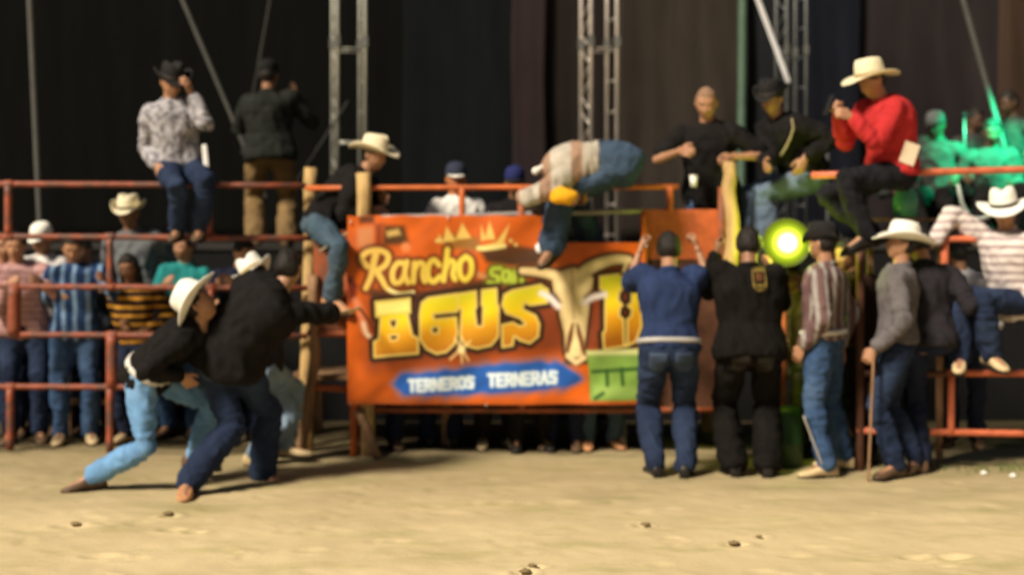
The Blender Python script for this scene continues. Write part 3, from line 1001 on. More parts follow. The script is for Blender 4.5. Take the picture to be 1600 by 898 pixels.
grayp = mat('grey_painted_pipe', (.065, .065, .06), rough=.6, var=.2)
p = at(47, 0, 11.3); q = at(63, 352, 11.3)
cable(ext(q, p, 1.4), ext(p, q, 2.02) * 1.0, .030, grayp, 'grey leaning steel pole at the far left behind the fence', 'pole_or_tarp_edge', 'pole')
cable(ext(at(372, 205, 12.2), at(285, 0, 12.2), 1.3), ext(at(285, 0, 12.2), at(372, 205, 12.2), 1.5), .022, grayp, 'grey diagonal stay between the two men on the left', 'stay_pole', 'pole')
cable(ext(at(406, 90, 12.8), at(422, 0, 12.8), 1.5), ext(at(422, 0, 12.8), at(404, 100, 12.8), 2.4), .014, mat('dark_rope', (.03, .03, .028)), 'thin dark stay rope above the man in khaki trousers', sag=.02)
cable(ext(at(485, 250, 12.5), at(530, 180, 12.5), 1.3), ext(at(530, 180, 12.5), at(485, 250, 12.5), 1.5), .010, mat('dark_rope', (.03, .03, .028)), 'thin dark rope running down to the left from the grey truss')
cable(ext(at(1226, 112, 12.6), at(1188, 10, 12.6), 1.5), at(1232, 128, 12.6), .026, mat('white_sling', (.6, .6, .62), var=.1), 'bright white strap running down behind the man in the black hat', 'white_strap', 'strap')
cable(ext(at(1562, 205, 12.2), at(1505, 0, 12.2), 1.3), ext(at(1505, 0, 12.2), at(1562, 205, 12.2), 1.5), .028, grayp, 'grey diagonal stay pole at the right of the stage', 'stay_pole', 'pole')
cable(at(1161, -40, 13.4), at(1158, 330, 13.4), .045, mat('green_lit_tarp', (.07, .12, .085), rough=.5, var=.2), 'upright tarp edge with painted green light behind the bald man', 'pole_or_tarp_edge', 'pole')  # tarp edge built as a pole, green light painted into its colour

# ------------------------------------------------------------------ fences
RUST = mat('orange_red_paint', (.25, .062, .030), rough=.55, var=.35, scale=14, kind='blotch', col2=(.13, .055, .04), pscale=9, spec=.4)
ORANGE = mat('orange_paint', (.50, .12, .03), rough=.5, var=.3, scale=8, spec=.4)
ORANGE_D = mat('worn_orange_sheet', (.33, .085, .03), rough=.6, var=.4, scale=7, kind='blotch', col2=(.20, .07, .035), pscale=5)
GREYPIPE = mat('bare_grey_pipe', (.30, .27, .26), rough=.5, var=.3, metal=.3)
WOOD = mat('peeled_log', (.44, .29, .12), rough=.8, var=.35, scale=7, stretch=(5, 5, .6), bump=.4, bscale=30)
WOOD_D = mat('weathered_log', (.26, .15, .08), rough=.85, var=.4, scale=7, stretch=(5, 5, .6), bump=.4, bscale=30)


def part_tube(name, p, q, r, m, parent, n=10):
    p, q = Vector(p), Vector(q)
    g = Geo(); k = 6
    g.tube([lerp(p, q, i / k) for i in range(k + 1)], r, n, round_end=False)
    return build(name, g, m, parent)


LF = empty('steel_fence', (-2.6, 10.0, 0), 'orange-red pipe rail fence on the left with spectators leaning on it', 'fence')
for py, x0, x1 in ((288, -160, 478), (370, -160, 486), (448, -160, 480), (523, -160, 480), (604, -160, 482)):
    part_tube('rail', at(x0, py - 1.5, 10.0), at(x1, py + 2, 10.0), .022, RUST, LF)
for px, y0, y1, w in ((13, 288, 370, .03), (172, 370, 448, .026), (22, 448, 523, .05), (175, 523, 604, .045), (328, 288, 370, .022), (-120, 288, 710, .03), (172, 604, 706, .03), (330, 448, 523, .026), (16, 604, 702, .03)):
    part_tube('upright', at(px, y0, 10.0), at(px, y1, 10.0), w, RUST, LF)
    for yy in (y0, y1):
        if yy < 690:
            q = at(px, yy, 10.0); g = Geo(); g.tube([q - Vector((.045, 0, 0)), q - Vector((.02, 0, 0)), q + Vector((.02, 0, 0)), q + Vector((.045, 0, 0))], [.024, .031, .031, .024], 10, round_end=False)
            build('weld_joint', g, RUST, LF)

BROWNP = mat('brown_rust_pipe', (.09, .035, .02), rough=.7, var=.4)
RF = empty('steel_fence', (3.0, 9.25, 0), 'orange pipe rail fence on the right under the seated man in the striped top', 'fence')
OR2 = mat('bright_orange_red_paint', (.52, .13, .06), rough=.5, var=.3, scale=10, spec=.4)
DR = 9.25
for p, q in (((1268, 274), (1700, 262)), ((1455, 374), (1700, 372)), ((1552, 478), (1700, 474)), ((1478, 582), (1700, 584)), ((1338, 672), (1700, 679)), ((1340, 583), (1480, 584))):
    part_tube('rail', at(*p, DR), at(*q, DR), .024, OR2 if p[0] != 1340 else BROWNP, RF)
for px, y0, y1 in ((1476, 374, 500), (1486, 582, 680), (1682, 262, 740), (1344, 374, 745)):
    part_tube('upright', at(px, y0, DR), at(px, y1, DR), .030 if px < 1480 else .026, OR2 if px != 1344 else BROWNP, RF)

GT = empty('arena_gate', (0, 9.9, 0), 'orange steel chute gate that carries the printed banner', 'gate')
DG = 9.85
for p, q, r, m in (((478, 294), (1060, 292), .020, ORANGE), ((552, 341), (1004, 330), .020, GREYPIPE), ((545, 640), (1130, 640), .022, ORANGE_D), ((480, 604), (545, 608), .026, ORANGE_D), ((480, 520), (545, 522), .024, ORANGE_D)):
    part_tube('rail', at(*p, DG), at(*q, DG), r, m, GT)
for px, y0, y1, r, m in ((722, 294, 345, .024, ORANGE), (815, 294, 640, .03, ORANGE_D), (1047, 292, 330, .026, ORANGE), (880, 333, 400, .014, GREYPIPE), (553, 345, 712, .03, ORANGE), (1128, 292, 712, .03, ORANGE_D), (1006, 330, 640, .026, ORANGE)):
    part_tube('upright', at(px, y0, DG), at(px, y1, DG), r, m, GT)
BROWN_S = mat('brown_sheet', (.085, .035, .018), rough=.75, var=.5, scale=5)  # dark brown panel colour, varied by noise
# orange sheets of the gate
for (x0, y0, x1, y1, m) in ((832, 296, 858, 338, ORANGE_D), (1004, 327, 1142, 405, ORANGE), (1008, 407, 1132, 636, BROWN_S), (490, 360, 545, 520, ORANGE_D)):
    a = at(x0, y0, DG + .035); b = at(x1, y1, DG + .035)
    g = Geo(); c = (a + b) / 2
    g.box(c, (abs(b.x - a.x) / 2, .003, abs(a.z - b.z) / 2))
    build('sheet_panel', g, m, GT, smooth=False)


def log_post(pts, rad, m, label, group='wooden posts of the chute'):
    g = Geo(); rr = random.Random(int(pts[0].x * 100))
    P = []
    for i in range(len(pts) - 1):
        for k in range(5): P.append(lerp(pts[i], pts[i + 1], k / 5))
    P.append(pts[-1])
    P = [p + Vector((rr.uniform(-.005, .005), rr.uniform(-.005, .005), 0)) for p in P]
    g.tube(P, [rad * rr.uniform(.92, 1.08) for _ in P], 12, round_end=False)
    return tag(build('log_post', g, m, base=tuple(pts[-1]), bevel=0), label, 'post', group)


log_post([at(485, 262, 10.15), at(484, 400, 10.12), at(480, 560, 10.1), at(478, 708, 10.08)], .052, WOOD, 'rough log post left of the man in the cream hat')
log_post([at(568, 270, 9.80), at(570, 450, 9.81), at(575, 714, 9.86)], .052, WOOD, 'pale square-topped log post rising behind the left end of the banner')
log_post([at(1141, 254, 9.75), at(1139, 300, 9.72), at(1146, 350, 9.7), at(1143, 400, 9.7), at(1140, 720, 9.7)], .050, WOOD, 'pale crooked log post between the bald man and the lit lamp')
log_post([at(488, 430, 9.86), at(492, 560, 9.86), at(470, 716, 9.84)], .040, WOOD_D, 'dark weathered log post beside the left gate upright')
log_post([at(560, 640, 9.8), at(590, 716, 9.7)], .035, WOOD_D, 'short slanting log prop below the left end of the banner')

# chute platform behind the banner
pl = empty('plank_platform', (0, 10.6, 0), 'low plank platform behind the banner', 'platform')
for k in range(4):
    g = Geo(); g.box((0.0, 10.35 + k * .21, .53), (1.7, .098, .02)); build('plank', g, WOOD_D, pl, smooth=False)
for x in (-1.6, -.5, .5, 1.6):
    for y in (10.3, 11.0):
        g = Geo(); g.box((x, y, .255), (.04, .04, .255)); build('leg', g, WOOD_D, pl, smooth=False)
bn = empty('wooden_bench', (-3.0, 10.95, 0), 'low wooden bench that the man in the straw hat stands on', 'bench')
g = Geo(); g.box((-3.0, 10.95, .27), (.7, .16, .02)); build('seat', g, WOOD_D, bn, smooth=False)
for sx in (-.6, .6):
    g = Geo(); g.box((-3.0 + sx, 10.95, .125), (.03, .14, .125)); build('leg', g, WOOD_D, bn, smooth=False)

# ------------------------------------------------------------------ banner (vertex painted print)
DB = 9.72


def seg_dist(PX, PY, a, b):
    ax, ay = a; bx, by = b
    dx, dy = bx - ax, by - ay
    L2 = dx * dx + dy * dy + 1e-9
    t = np.clip(((PX - ax) * dx + (PY - ay) * dy) / L2, 0, 1)
    return np.hypot(PX - ax - t * dx, PY - ay - t * dy), t


def sd_poly(PX, PY, pts):
    d = np.full(PX.shape, 1e9); ins = np.zeros(PX.shape, bool)
    n = len(pts)
    for i in range(n):
        a, b = pts[i], pts[(i + 1) % n]
        dd, _ = seg_dist(PX, PY, a, b)
        d = np.minimum(d, dd)
        c = ((a[1] > PY) != (b[1] > PY)) & (PX < (b[0] - a[0]) * (PY - a[1]) / ((b[1] - a[1]) + 1e-9) + a[0])
        ins ^= c
    return np.where(ins, -d, d)


def crom(pts, n=8):
    P = [pts[0]] + list(pts) + [pts[-1]]; out = []
    for i in range(1, len(P) - 2):
        for k in range(n):
            t = k / n
            out.append(tuple(.5 * (2 * P[i][c] + (-P[i - 1][c] + P[i + 1][c]) * t + (2 * P[i - 1][c] - 5 * P[i][c] + 4 * P[i + 1][c] - P[i + 2][c]) * t * t + (-P[i - 1][c] + 3 * P[i][c] - 3 * P[i + 1][c] + P[i + 2][c]) * t ** 3) for c in range(2)))
    out.append(tuple(pts[-1]))
    return out


def sd_stroke(PX, PY, pts, w, smooth=True, w2=None):
    """distance to a brush stroke of half width w (tapering to w2)"""
    pts = crom(pts) if smooth and len(pts) > 2 else pts
    n = len(pts) - 1; d = np.full(PX.shape, 1e9)
    for i in range(n):
        dd, t = seg_dist(PX, PY, pts[i], pts[i + 1])
        ww = w if w2 is None else w + (w2 - w) * (i + t) / n
        d = np.minimum(d, dd - ww)
    return d


def banner():
    x0, x1, y0, y1 = 543, 1008, 337, 632
    st = 1.0
    xs = np.arange(x0, x1 + .01, st); ys = np.arange(y0, y1 + .01, st)
    PX, PY = np.meshgrid(xs, ys)
    C = np.zeros(PX.shape + (3,))
    V3 = np.stack([PX.ravel(), PY.ravel(), 0 * PX.ravel()], 1)
    nz = snoise(V3, .022, 1).reshape(PX.shape); nf = snoise(V3, .11, 5).reshape(PX.shape)
    base = np.array(srgb(206, 94, 20))
    C[:] = base
    C *= (1 + .24 * nz + .12 * nf)[..., None]
    sst = lambda d, w=1.2: np.clip(.5 - d / (2 * w), 0, 1)

    def put(mask, col):
        nonlocal C
        col = np.array(col)
        C = C * (1 - mask[..., None]) + col * mask[..., None]
    # dark brown shade printed behind the big letters
    put(sst(sd_poly(PX, PY, [(575, 455), (750, 440), (860, 430), (1010, 415), (1010, 552), (860, 556), (575, 578)]), 16) * .85, srgb(108, 46, 22))
    put(sst(sd_poly(PX, PY, [(600, 352), (632, 352), (640, 382), (598, 384)]), 4), srgb(84, 52, 22))
    put(sst(sd_poly(PX, PY, [(604, 362), (622, 358), (626, 366), (606, 370)]), 3), srgb(214, 180, 104))
    put(sst(sd_poly(PX, PY, [(558, 356), (584, 354), (584, 386), (572, 392), (560, 384)]), 4), srgb(196, 124, 74))
    put(sst(sd_poly(PX, PY, [(560, 337), (586, 337), (584, 349), (562, 350)]), 3), srgb(96, 50, 20))
    put(sst(sd_poly(PX, PY, [(586, 350), (598, 350), (596, 386), (588, 386)]), 4), srgb(130, 56, 24))
    put(sst(np.hypot(PX - 634, PY - 386) - 7, 3), srgb(226, 130, 74))
    put(sst(sd_poly(PX, PY, [(543, 430), (552, 434), (560, 446), (556, 468), (543, 476)]), 4), srgb(110, 36, 22))
    put(sst(sd_stroke(PX, PY, [(556, 470), (566, 492), (570, 515)], 5), 4), srgb(220, 130, 90))
    put(sst(sd_stroke(PX, PY, [(568, 505), (572, 520), (578, 526)], 3), 2), srgb(235, 205, 170))
    # dark strip above the small green word and under the script
    put(sst(sd_poly(PX, PY, [(748, 388), (800, 382), (868, 392), (868, 412), (800, 416), (760, 410)]), 4), srgb(70, 44, 24))
    put(sst(sd_stroke(PX, PY, [(585, 458), (640, 464), (700, 454), (758, 442), (800, 440)], 7), 4) * .9, srgb(62, 42, 22))
    put(sst(sd_stroke(PX, PY, [(742, 426), (758, 432), (772, 430)], 4), 3), srgb(205, 140, 90))
    put(sst(sd_poly(PX, PY, [(640, 337), (860, 337), (868, 384), (800, 396), (660, 396)]), 14) * .38 * (.6 + .4 * nz), srgb(120, 58, 24))
    # crown
    gold = srgb(222, 186, 96)
    put(sst(sd_poly(PX, PY, [(688, 372), (700, 364), (725, 368), (748, 372), (752, 392), (700, 388)]), 5), srgb(142, 96, 34))
    for tri in ([(692, 378), (698, 354), (712, 376)], [(712, 374), (722, 348), (736, 372)], [(752, 376), (752, 352), (759, 374)], [(758, 374), (765, 346), (774, 374)], [(748, 386), (776, 378), (796, 350), (786, 384), (756, 392)], [(684, 378), (686, 366), (694, 380)]):
        put(sst(sd_poly(PX, PY, tri), 1.6), gold)
    put(sst(sd_stroke(PX, PY, [(748, 388), (770, 387), (788, 384)], 3), 2), srgb(240, 222, 140))
    for q in ((798, 376), (806, 382), (683, 376)): put(sst(np.hypot(PX - q[0], PY - q[1]) - 2.5, 2), srgb(225, 205, 120))
    # "Rancho"
    S = []
    W = 4.2
    S.append(sd_stroke(PX, PY, [(588, 394), (584, 412), (580, 432), (572, 450)], 5.5, w2=4))
    S.append(sd_stroke(PX, PY, [(574, 416), (566, 404), (574, 394), (592, 391), (606, 398), (604, 412), (592, 421), (586, 422)], 4.4))
    S.append(sd_stroke(PX, PY, [(588, 422), (597, 436), (606, 450), (624, 458), (645, 456)], 5, w2=2.4))
    S.append(sd_stroke(PX, PY, [(633, 412), (622, 411), (614, 424), (616, 440), (626, 440), (633, 428)], W))
    S.append(sd_stroke(PX, PY, [(636, 409), (633, 428), (638, 441)], W))
    S.append(sd_stroke(PX, PY, [(648, 411), (646, 440)], W))
    S.append(sd_stroke(PX, PY, [(647, 424), (654, 411), (662, 414), (661, 430), (664, 439)], W))
    S.append(sd_stroke(PX, PY, [(686, 414), (678, 406), (670, 414), (669, 432), (677, 440), (687, 432)], W))
    S.append(sd_stroke(PX, PY, [(699, 390), (697, 410), (693, 438)], W))
    S.append(sd_stroke(PX, PY, [(695, 424), (702, 408), (710, 412), (708, 428), (711, 436)], W))
    S.append(sd_stroke(PX, PY, [(728, 401), (719, 410), (719, 428), (727, 437), (736, 426), (736, 408), (728, 401)], W))
    sd = np.minimum.reduce(S)
    put(sst(sd - 6, 2.5) * .85, srgb(92, 44, 18))
    t = np.clip((PX - 565) / 180, 0, 1)[..., None]
    colr = np.array(srgb(232, 190, 96)) * (1 - t) + np.array(srgb(222, 200, 60)) * t
    put(sst(sd), colr)
    put(sst(sd_stroke(PX, PY, [(608, 452), (626, 459), (646, 456)], 2.2)), srgb(245, 232, 170))
    # small green word "San"
    S = [sd_stroke(PX, PY, [(782, 419), (770, 420), (768, 428), (778, 433), (776, 442), (764, 441)], 3.2),
         sd_stroke(PX, PY, [(795, 424), (787, 424), (786, 436), (793, 438), (797, 426), (799, 440)], 3),
         sd_stroke(PX, PY, [(804, 424), (804, 440)], 3), sd_stroke(PX, PY, [(804, 430), (810, 423), (815, 428), (815, 440)], 3)]
    sd = np.minimum.reduce(S)
    put(sst(sd - 5, 3), srgb(96, 92, 26)); put(sst(sd, 1.5), srgb(172, 190, 60))
    # big slab letters A G U S D
    A_ = np.minimum.reduce([sd_poly(PX, PY, [(586, 470), (642, 464), (643, 489), (587, 496)]), sd_poly(PX, PY, [(594, 490), (638, 486), (646, 522), (655, 526), (655, 552), (619, 555), (584, 559), (583, 533), (591, 529)])])
    for hole in ([(610, 501), (620, 499), (618, 510), (613, 510)], [(610, 524), (622, 523), (620, 529), (612, 530)]):
        A_ = np.maximum(A_, -sd_poly(PX, PY, hole))
    G_ = sd_poly(PX, PY, [(668, 464), (716, 457), (718, 484), (714, 488), (678, 491), (680, 497), (714, 494), (716, 520), (711, 538), (698, 550), (682, 553), (666, 545), (656, 530), (655, 490), (658, 472)])
    G_ = np.maximum(G_, -sd_poly(PX, PY, [(676, 512), (684, 510), (684, 519), (677, 519)]))
    U_ = sd_poly(PX, PY, [(713, 458), (745, 453), (746, 480), (743, 484), (746, 508), (753, 508), (754, 480), (751, 476), (752, 452), (777, 449), (778, 474), (781, 478), (780, 525), (768, 540), (745, 545), (727, 540), (718, 524), (720, 484), (713, 480)])
    S_ = sd_poly(PX, PY, [(800, 452), (845, 443), (858, 452), (856, 474), (828, 478), (820, 474), (818, 482), (838, 492), (844, 506), (842, 526), (828, 537), (812, 532), (804, 526), (802, 540), (784, 543), (783, 506), (802, 502), (812, 508), (820, 506), (812, 498), (790, 490), (783, 476), (787, 459)])
    D_ = sd_poly(PX, PY, [(936, 431), (978, 425), (994, 434), (1002, 452), (1003, 510), (994, 534), (980, 541), (942, 546), (940, 520), (944, 514), (944, 456), (936, 452)])
    for hole in ([(974, 430), (978, 430), (978, 450), (986, 458), (985, 472), (979, 477), (986, 484), (984, 494), (978, 498), (979, 536), (976, 536), (975, 498), (968, 492), (969, 482), (974, 476), (967, 468), (968, 458), (974, 450)],):
        D_ = np.maximum(D_, -sd_poly(PX, PY, hole))
    sd = np.minimum.reduce([A_, G_, U_, S_, D_])
    put(sst(sd - 7.5, 2), srgb(48, 24, 10))
    top = 470 - (PX - 585) * .085
    v = np.clip((PY - top) / 92, 0, 1)
    c0, c1, c2, c3 = map(np.array, (srgb(206, 200, 40), srgb(236, 206, 24), srgb(214, 150, 22), srgb(160, 96, 20)))
    grad = np.where(v[..., None] < .35, c0 + (c1 - c0) * (v[..., None] / .35), np.where(v[..., None] < .62, c1 + (c2 - c1) * ((v[..., None] - .35) / .27), c2 + (c3 - c2) * ((v[..., None] - .62) / .38)))
    put(sst(sd), np.array(srgb(226, 196, 104)))
    put(sst(sd + 3, 1.1), grad)
    put(sst(sd_poly(PX, PY, [(590, 474), (640, 468), (640, 485), (590, 491)]), 2), srgb(240, 232, 130))
    # star glint
    for a, b in (((704, 560), (735, 532)), ((712, 530), (732, 562)), ((720, 528), (722, 566))): put(sst(sd_stroke(PX, PY, [a, b], 1.3, False), 1.5) * .8, srgb(246, 214, 140))
    put(sst(np.hypot(PX - 721, PY - 546) - 5, 3), srgb(250, 226, 160))
    # skull
    bone = np.array(srgb(240, 216, 156))
    horn = np.minimum(sd_stroke(PX, PY, [(816, 423), (842, 425), (866, 430), (884, 440)], 5, w2=9), sd_stroke(PX, PY, [(902, 434), (922, 418), (944, 409), (964, 405), (982, 406)], 10, w2=6))
    horn = np.minimum(horn, sd_stroke(PX, PY, [(980, 404), (978, 414), (974, 424)], 4, w2=1.5))
    sk_ = sd_poly(PX, PY, [(862, 432), (880, 422), (895, 418), (912, 422), (926, 434), (924, 450), (916, 464), (920, 478), (916, 510), (912, 540), (909, 560), (902, 566), (890, 564), (884, 550), (882, 520), (875, 492), (874, 474), (866, 456)])
    skl = np.minimum(horn, sk_)
    put(sst(skl - 6, 3), srgb(66, 38, 16))
    put(sst(skl), bone * (1 + .12 * nf)[..., None]); put(sst(np.maximum(skl, -(skl + 5)), 2) * .35, srgb(150, 104, 52))
    for q, c in (([(858, 462), (868, 458), (878, 472), (868, 474)], (70, 40, 20)), ([(912, 462), (926, 452), (922, 466), (912, 474)], (86, 50, 24)), ([(893, 504), (897, 504), (895, 528), (889, 552), (883, 550), (888, 520)], (104, 56, 22)), ([(900, 504), (904, 506), (912, 530), (914, 552), (908, 548), (901, 520)], (104, 56, 22)), ([(884, 558), (916, 556), (922, 568), (880, 570)], (60, 34, 16))):
        put(sst(sd_poly(PX, PY, q), 1.8), srgb(*c))
    put(sst(sd_stroke(PX, PY, [(888, 556), (900, 566), (912, 558)], 4, False), 2), srgb(236, 206, 150))
    put(sst(sd_stroke(PX, PY, [(893, 420), (894, 450), (896, 498)], 1.6), 2) * .5, srgb(150, 104, 50))
    for p_ in ([(846, 458), (858, 464), (872, 478)], [(912, 472), (926, 464), (944, 460)]):
        put(sst(sd_stroke(PX, PY, p_, 4.5), 3), srgb(240, 226, 220))
    # blue brush stroke and its lettering
    blue = np.minimum(sd_poly(PX, PY, [(614, 600), (628, 584), (700, 578), (780, 566), (868, 564), (900, 580), (908, 592), (880, 606), (800, 612), (700, 618), (630, 618)]), 1e9) + 2.5 * nf
    put(sst(blue - 6, 5) * .7, srgb(120, 110, 120)); put(sst(blue, 3), np.array(srgb(34, 92, 178)) * (1 + .2 * nf)[..., None])
    FONT = {'T': [[(0, 0), (1, 0)], [(.5, 0), (.5, 1)]], 'E': [[(1, 0), (0, 0), (0, 1), (1, 1)], [(0, .5), (.8, .5)]], 'R': [[(0, 1), (0, 0), (.9, .05), (.95, .45), (0, .52)], [(.4, .52), (1, 1)]],
            'N': [[(0, 1), (0, 0), (1, 1), (1, 0)]], 'O': [[(0, .1), (.5, 0), (1, .1), (1, .9), (.5, 1), (0, .9), (0, .1)]], 'S': [[(1, .08), (.1, .02), (0, .4), (.95, .55), (.9, .98), (0, .95)]], 'A': [[(0, 1), (.5, 0), (1, 1)], [(.2, .65), (.8, .65)]]}

    def word(txt, xa, ya, xb, yb, h):
        n = len(txt); pitch = (xb - xa) / n; d = np.full(PX.shape, 1e9)
        for i, ch in enumerate(txt):
            ox = xa + i * pitch; oy = ya + (yb - ya) * i / n
            for stroke in FONT[ch]:
                d = np.minimum(d, sd_stroke(PX, PY, [(ox + 1 + a * (pitch - 4.2), oy + b * h) for a, b in stroke], 2.0, False))
        return d
    wd = np.minimum(word('TERNEROS', 639, 594, 742, 588, 16), word('TERNERAS', 763, 585, 872, 580, 17))
    put(sst(wd - 1.6, 1.4) * .75, srgb(176, 214, 240)); put(sst(wd, 1.0), srgb(236, 246, 250))
    # green panel
    gp = sd_poly(PX, PY, [(916, 547), (1118, 541), (1118, 625), (922, 626), (920, 580)])
    put(sst(gp, 1.5), np.array(srgb(128, 164, 74)) * (1 + .15 * nf)[..., None])
    put(sst(np.maximum(gp, np.abs(PY - 549) - 4.5), 2), srgb(206, 206, 140))
    put(sst(np.maximum(gp + 6, np.abs(PY - 612) - 10), 4) * .6, srgb(164, 196, 106))
    for s_ in ([(926, 580), (1003, 575)], [(948, 578), (949, 601)], [(971, 576), (973, 600)], [(930, 622), (942, 614)]):
        put(sst(sd_stroke(PX, PY, s_, 3.0, False), 1.6), srgb(44, 88, 34))
    put(sst(np.maximum(gp + 0, np.abs(PX - 919) - 2), 1.5) * (PY > 585), srgb(80, 40, 20))
    # creases, grime at the hem
    put(np.clip((PY - 622) / 8, 0, 1) * .35, srgb(110, 60, 40))
    C = np.clip(C * .90, 0.002, .9)
    # geometry
    ny, nx = PX.shape
    X = (PX - 800) / F_PX * DB; Z = CAM_H - (PY - HORIZON) / F_PX * DB
    u = (PX - x0) / (x1 - x0); v = (PY - y0) / (y1 - y0)
    Yw = .012 * np.sin(u * 21 + 1.2 * np.sin(v * 5)) * (.3 + v) + .010 * np.sin(u * 9 - v * 6) + .006 * np.sin(v * 17 + u * 30) + .008 * snoise(V3, .03, 7).reshape(PX.shape)
    Y = DB + Yw - .02 * np.sin(v * math.pi)
    Z = Z - .004 * np.sin(u * 60) * (v < .02)
    keep = ~((PX > 868) & (PX < 1003) & (PY < 379))
    idx = np.arange(nx * ny).reshape(ny, nx)
    k4 = keep[:-1, :-1] & keep[1:, :-1] & keep[:-1, 1:] & keep[1:, 1:]
    q = np.stack([idx[:-1, :-1], idx[1:, :-1], idx[1:, 1:], idx[:-1, 1:]], -1)[k4]
    me = bpy.data.meshes.new('banner_sheet')
    b0 = Vector((float(X.min()), DB, 0))
    me.from_pydata(np.stack([X.ravel() - b0.x, Y.ravel() - DB, Z.ravel()], 1).tolist(), [], q.tolist())
    me.update()
    at_ = me.color_attributes.new('print', 'FLOAT_COLOR', 'POINT')
    at_.data.foreach_set('color', np.concatenate([C.reshape(-1, 3), np.ones((nx * ny, 1))], 1).ravel())
    m = bpy.data.materials.new('printed_vinyl'); m.use_nodes = True
    N, L = m.node_tree.nodes, m.node_tree.links
    a = N.new('ShaderNodeAttribute'); a.attribute_name = 'print'
    b = N['Principled BSDF']; b.inputs['Roughness'].default_value = .42; b.inputs['Specular IOR Level'].default_value = .35
    L.new(a.outputs['Color'], b.inputs['Base Color'])
    root = empty('banner', b0, 'orange vinyl banner with yellow lettering and a longhorn skull on the gate', 'banner')
    o = link_mesh('banner_sheet', me, m, root)
    md = o.modifiers.new('t', 'SOLIDIFY'); md.thickness = .002; md.offset = 1
    # ties
    for (px, py) in ((548, 345), (700, 339), (858, 339), (1010, 382), (548, 628), (760, 630), (1000, 630)):
        g = Geo(); c = at(px, py, DB - .004)
        g.tube([c + Vector((0, -.012, -.015)), c + Vector((0, .02, .012)), c + Vector((0, .10, .03))], .005, 6)
        build('cord_tie', g, mat('white_cord', (.5, .48, .42), var=.1), root)


banner()

# ------------------------------------------------------------------ lamp in the middle right
LC = at(1229, 379, 9.62)
lamp = empty('floodlight', LC, 'round yellow-green lit floodlight between the two men at the gate', 'lamp')
g = Geo(); g.tube([LC + Vector((0, .02, 0)), LC + Vector((0, .06, 0)), LC + Vector((0, .15, 0)), LC + Vector((0, .24, 0))], [.165, .16, .12, .05], 24, round_end=False)
build('housing', g, BLACK_LEATHER, lamp)
lm = bpy.data.materials.new('lit_lens'); lm.use_nodes = True
N, L = lm.node_tree.nodes, lm.node_tree.links
N.remove(N['Principled BSDF'])
tc = N.new('ShaderNodeTexCoord'); ln = N.new('ShaderNodeVectorMath'); ln.operation = 'LENGTH'
L.new(tc.outputs['Object'], ln.inputs[0])
rp = N.new('ShaderNodeValToRGB'); cr = rp.color_ramp  # lamp halo painted into the lens emission, fading outward to dim green
L.new(ln.outputs['Value'], rp.inputs[0])
cr.elements[0].position = 0.0; cr.elements[0].color = (1.0, 1.0, .75, 1)
cr.elements[1].position = .168; cr.elements[1].color = (.010, .016, .001, 1)
for p_, c_ in ((.058, (1.0, 1.0, .60)), (.082, (.62, .74, .04)), (.115, (.13, .17, .006))):
    e = cr.elements.new(p_); e.color = (*c_, 1)
em = N.new('ShaderNodeEmission'); em.inputs[1].default_value = 3.2
L.new(rp.outputs[0], em.inputs[0]); L.new(em.outputs[0], N['Material Output'].inputs[0])
g = Geo(); n = 32
rings = [[LC + Vector((r_ * math.cos(2 * math.pi * j / n), yy, r_ * math.sin(2 * math.pi * j / n))) for j in range(n)] for r_, yy in ((.165, .02), (.163, .0), (.14, -.02), (.09, -.035), (.03, -.042))]
g.loft(rings); build('lens', g, lm, lamp)
g = Geo()
for k in range(28):
    a0 = 2 * math.pi * k / 28
    pass
tor = [LC + Vector((.170 * math.cos(2 * math.pi * j / 32), 0, .170 * math.sin(2 * math.pi * j / 32))) for j in range(33)]
g.tube(tor, .012, 8, round_end=False); build('rim', g, BLACK_LEATHER, lamp)
g = Geo(); g.tube([LC + Vector((-.17, .1, 0)), LC + Vector((-.17, .1, -.2)), LC + Vector((0, .1, -.24)), LC + Vector((.17, .1, -.2)), LC + Vector((.17, .1, 0))], .010, 8); build('bracket', g, BLACK_LEATHER, lamp)
g = Geo(); g.tube([LC + Vector((0, .1, -.24)), Vector((LC.x, LC.y + .1, 0))], .022, 8); build('stand', g, ORANGE_D, lamp)
pd = bpy.data.lights.new('floodlight_glow', 'POINT'); pd.energy = 13; pd.color = (.75, 1.0, .06); pd.shadow_soft_size = .12
po = bpy.data.objects.new('floodlight_glow', pd); po.location = LC + Vector((0, -.2, 0)); COL.objects.link(po)

# green stage spotlight, high up right, lighting the band
gpos = at(1690, -60, 10.7)
sl = empty('stage_spotlight', gpos, 'green stage spotlight fixed high at the right beyond the band', 'lamp')
aim = (at(1520, 290, 12.3) - gpos).normalized()
g = Geo(); g.tube([gpos - aim * .25, gpos - aim * .1, gpos], [.06, .09, .10], 16, round_end=False); build('housing', g, BLACK_LEATHER, sl)
g = Geo(); g.tube([gpos + aim * .001, gpos + aim * .004], [.09, .085], 16, round_end=False); build('lens', g, mat('green_lens', (.0, .3, .15), emit=((.0, 1.0, .45), 3)), sl)
g = Geo(); g.tube([gpos - aim * .2, Vector((gpos.x, gpos.y, 0))], .025, 8); build('stand', g, BLACK_LEATHER, sl)
sp = bpy.data.lights.new('stage_green', 'SPOT'); sp.energy = 2600; sp.color = (.0, 1.0, .42); sp.spot_size = R(34); sp.spot_blend = .6; sp.shadow_soft_size = .08
so = bpy.data.objects.new('stage_green', sp); so.location = gpos + aim * .03; so.rotation_euler = aim.to_track_quat('-Z', 'Y').to_euler(); COL.objects.link(so)

# ------------------------------------------------------------------ people
exec(compile('', 'x', 'exec'))
V3 = Vector


def A(px, py, D): return at(px, py, D)


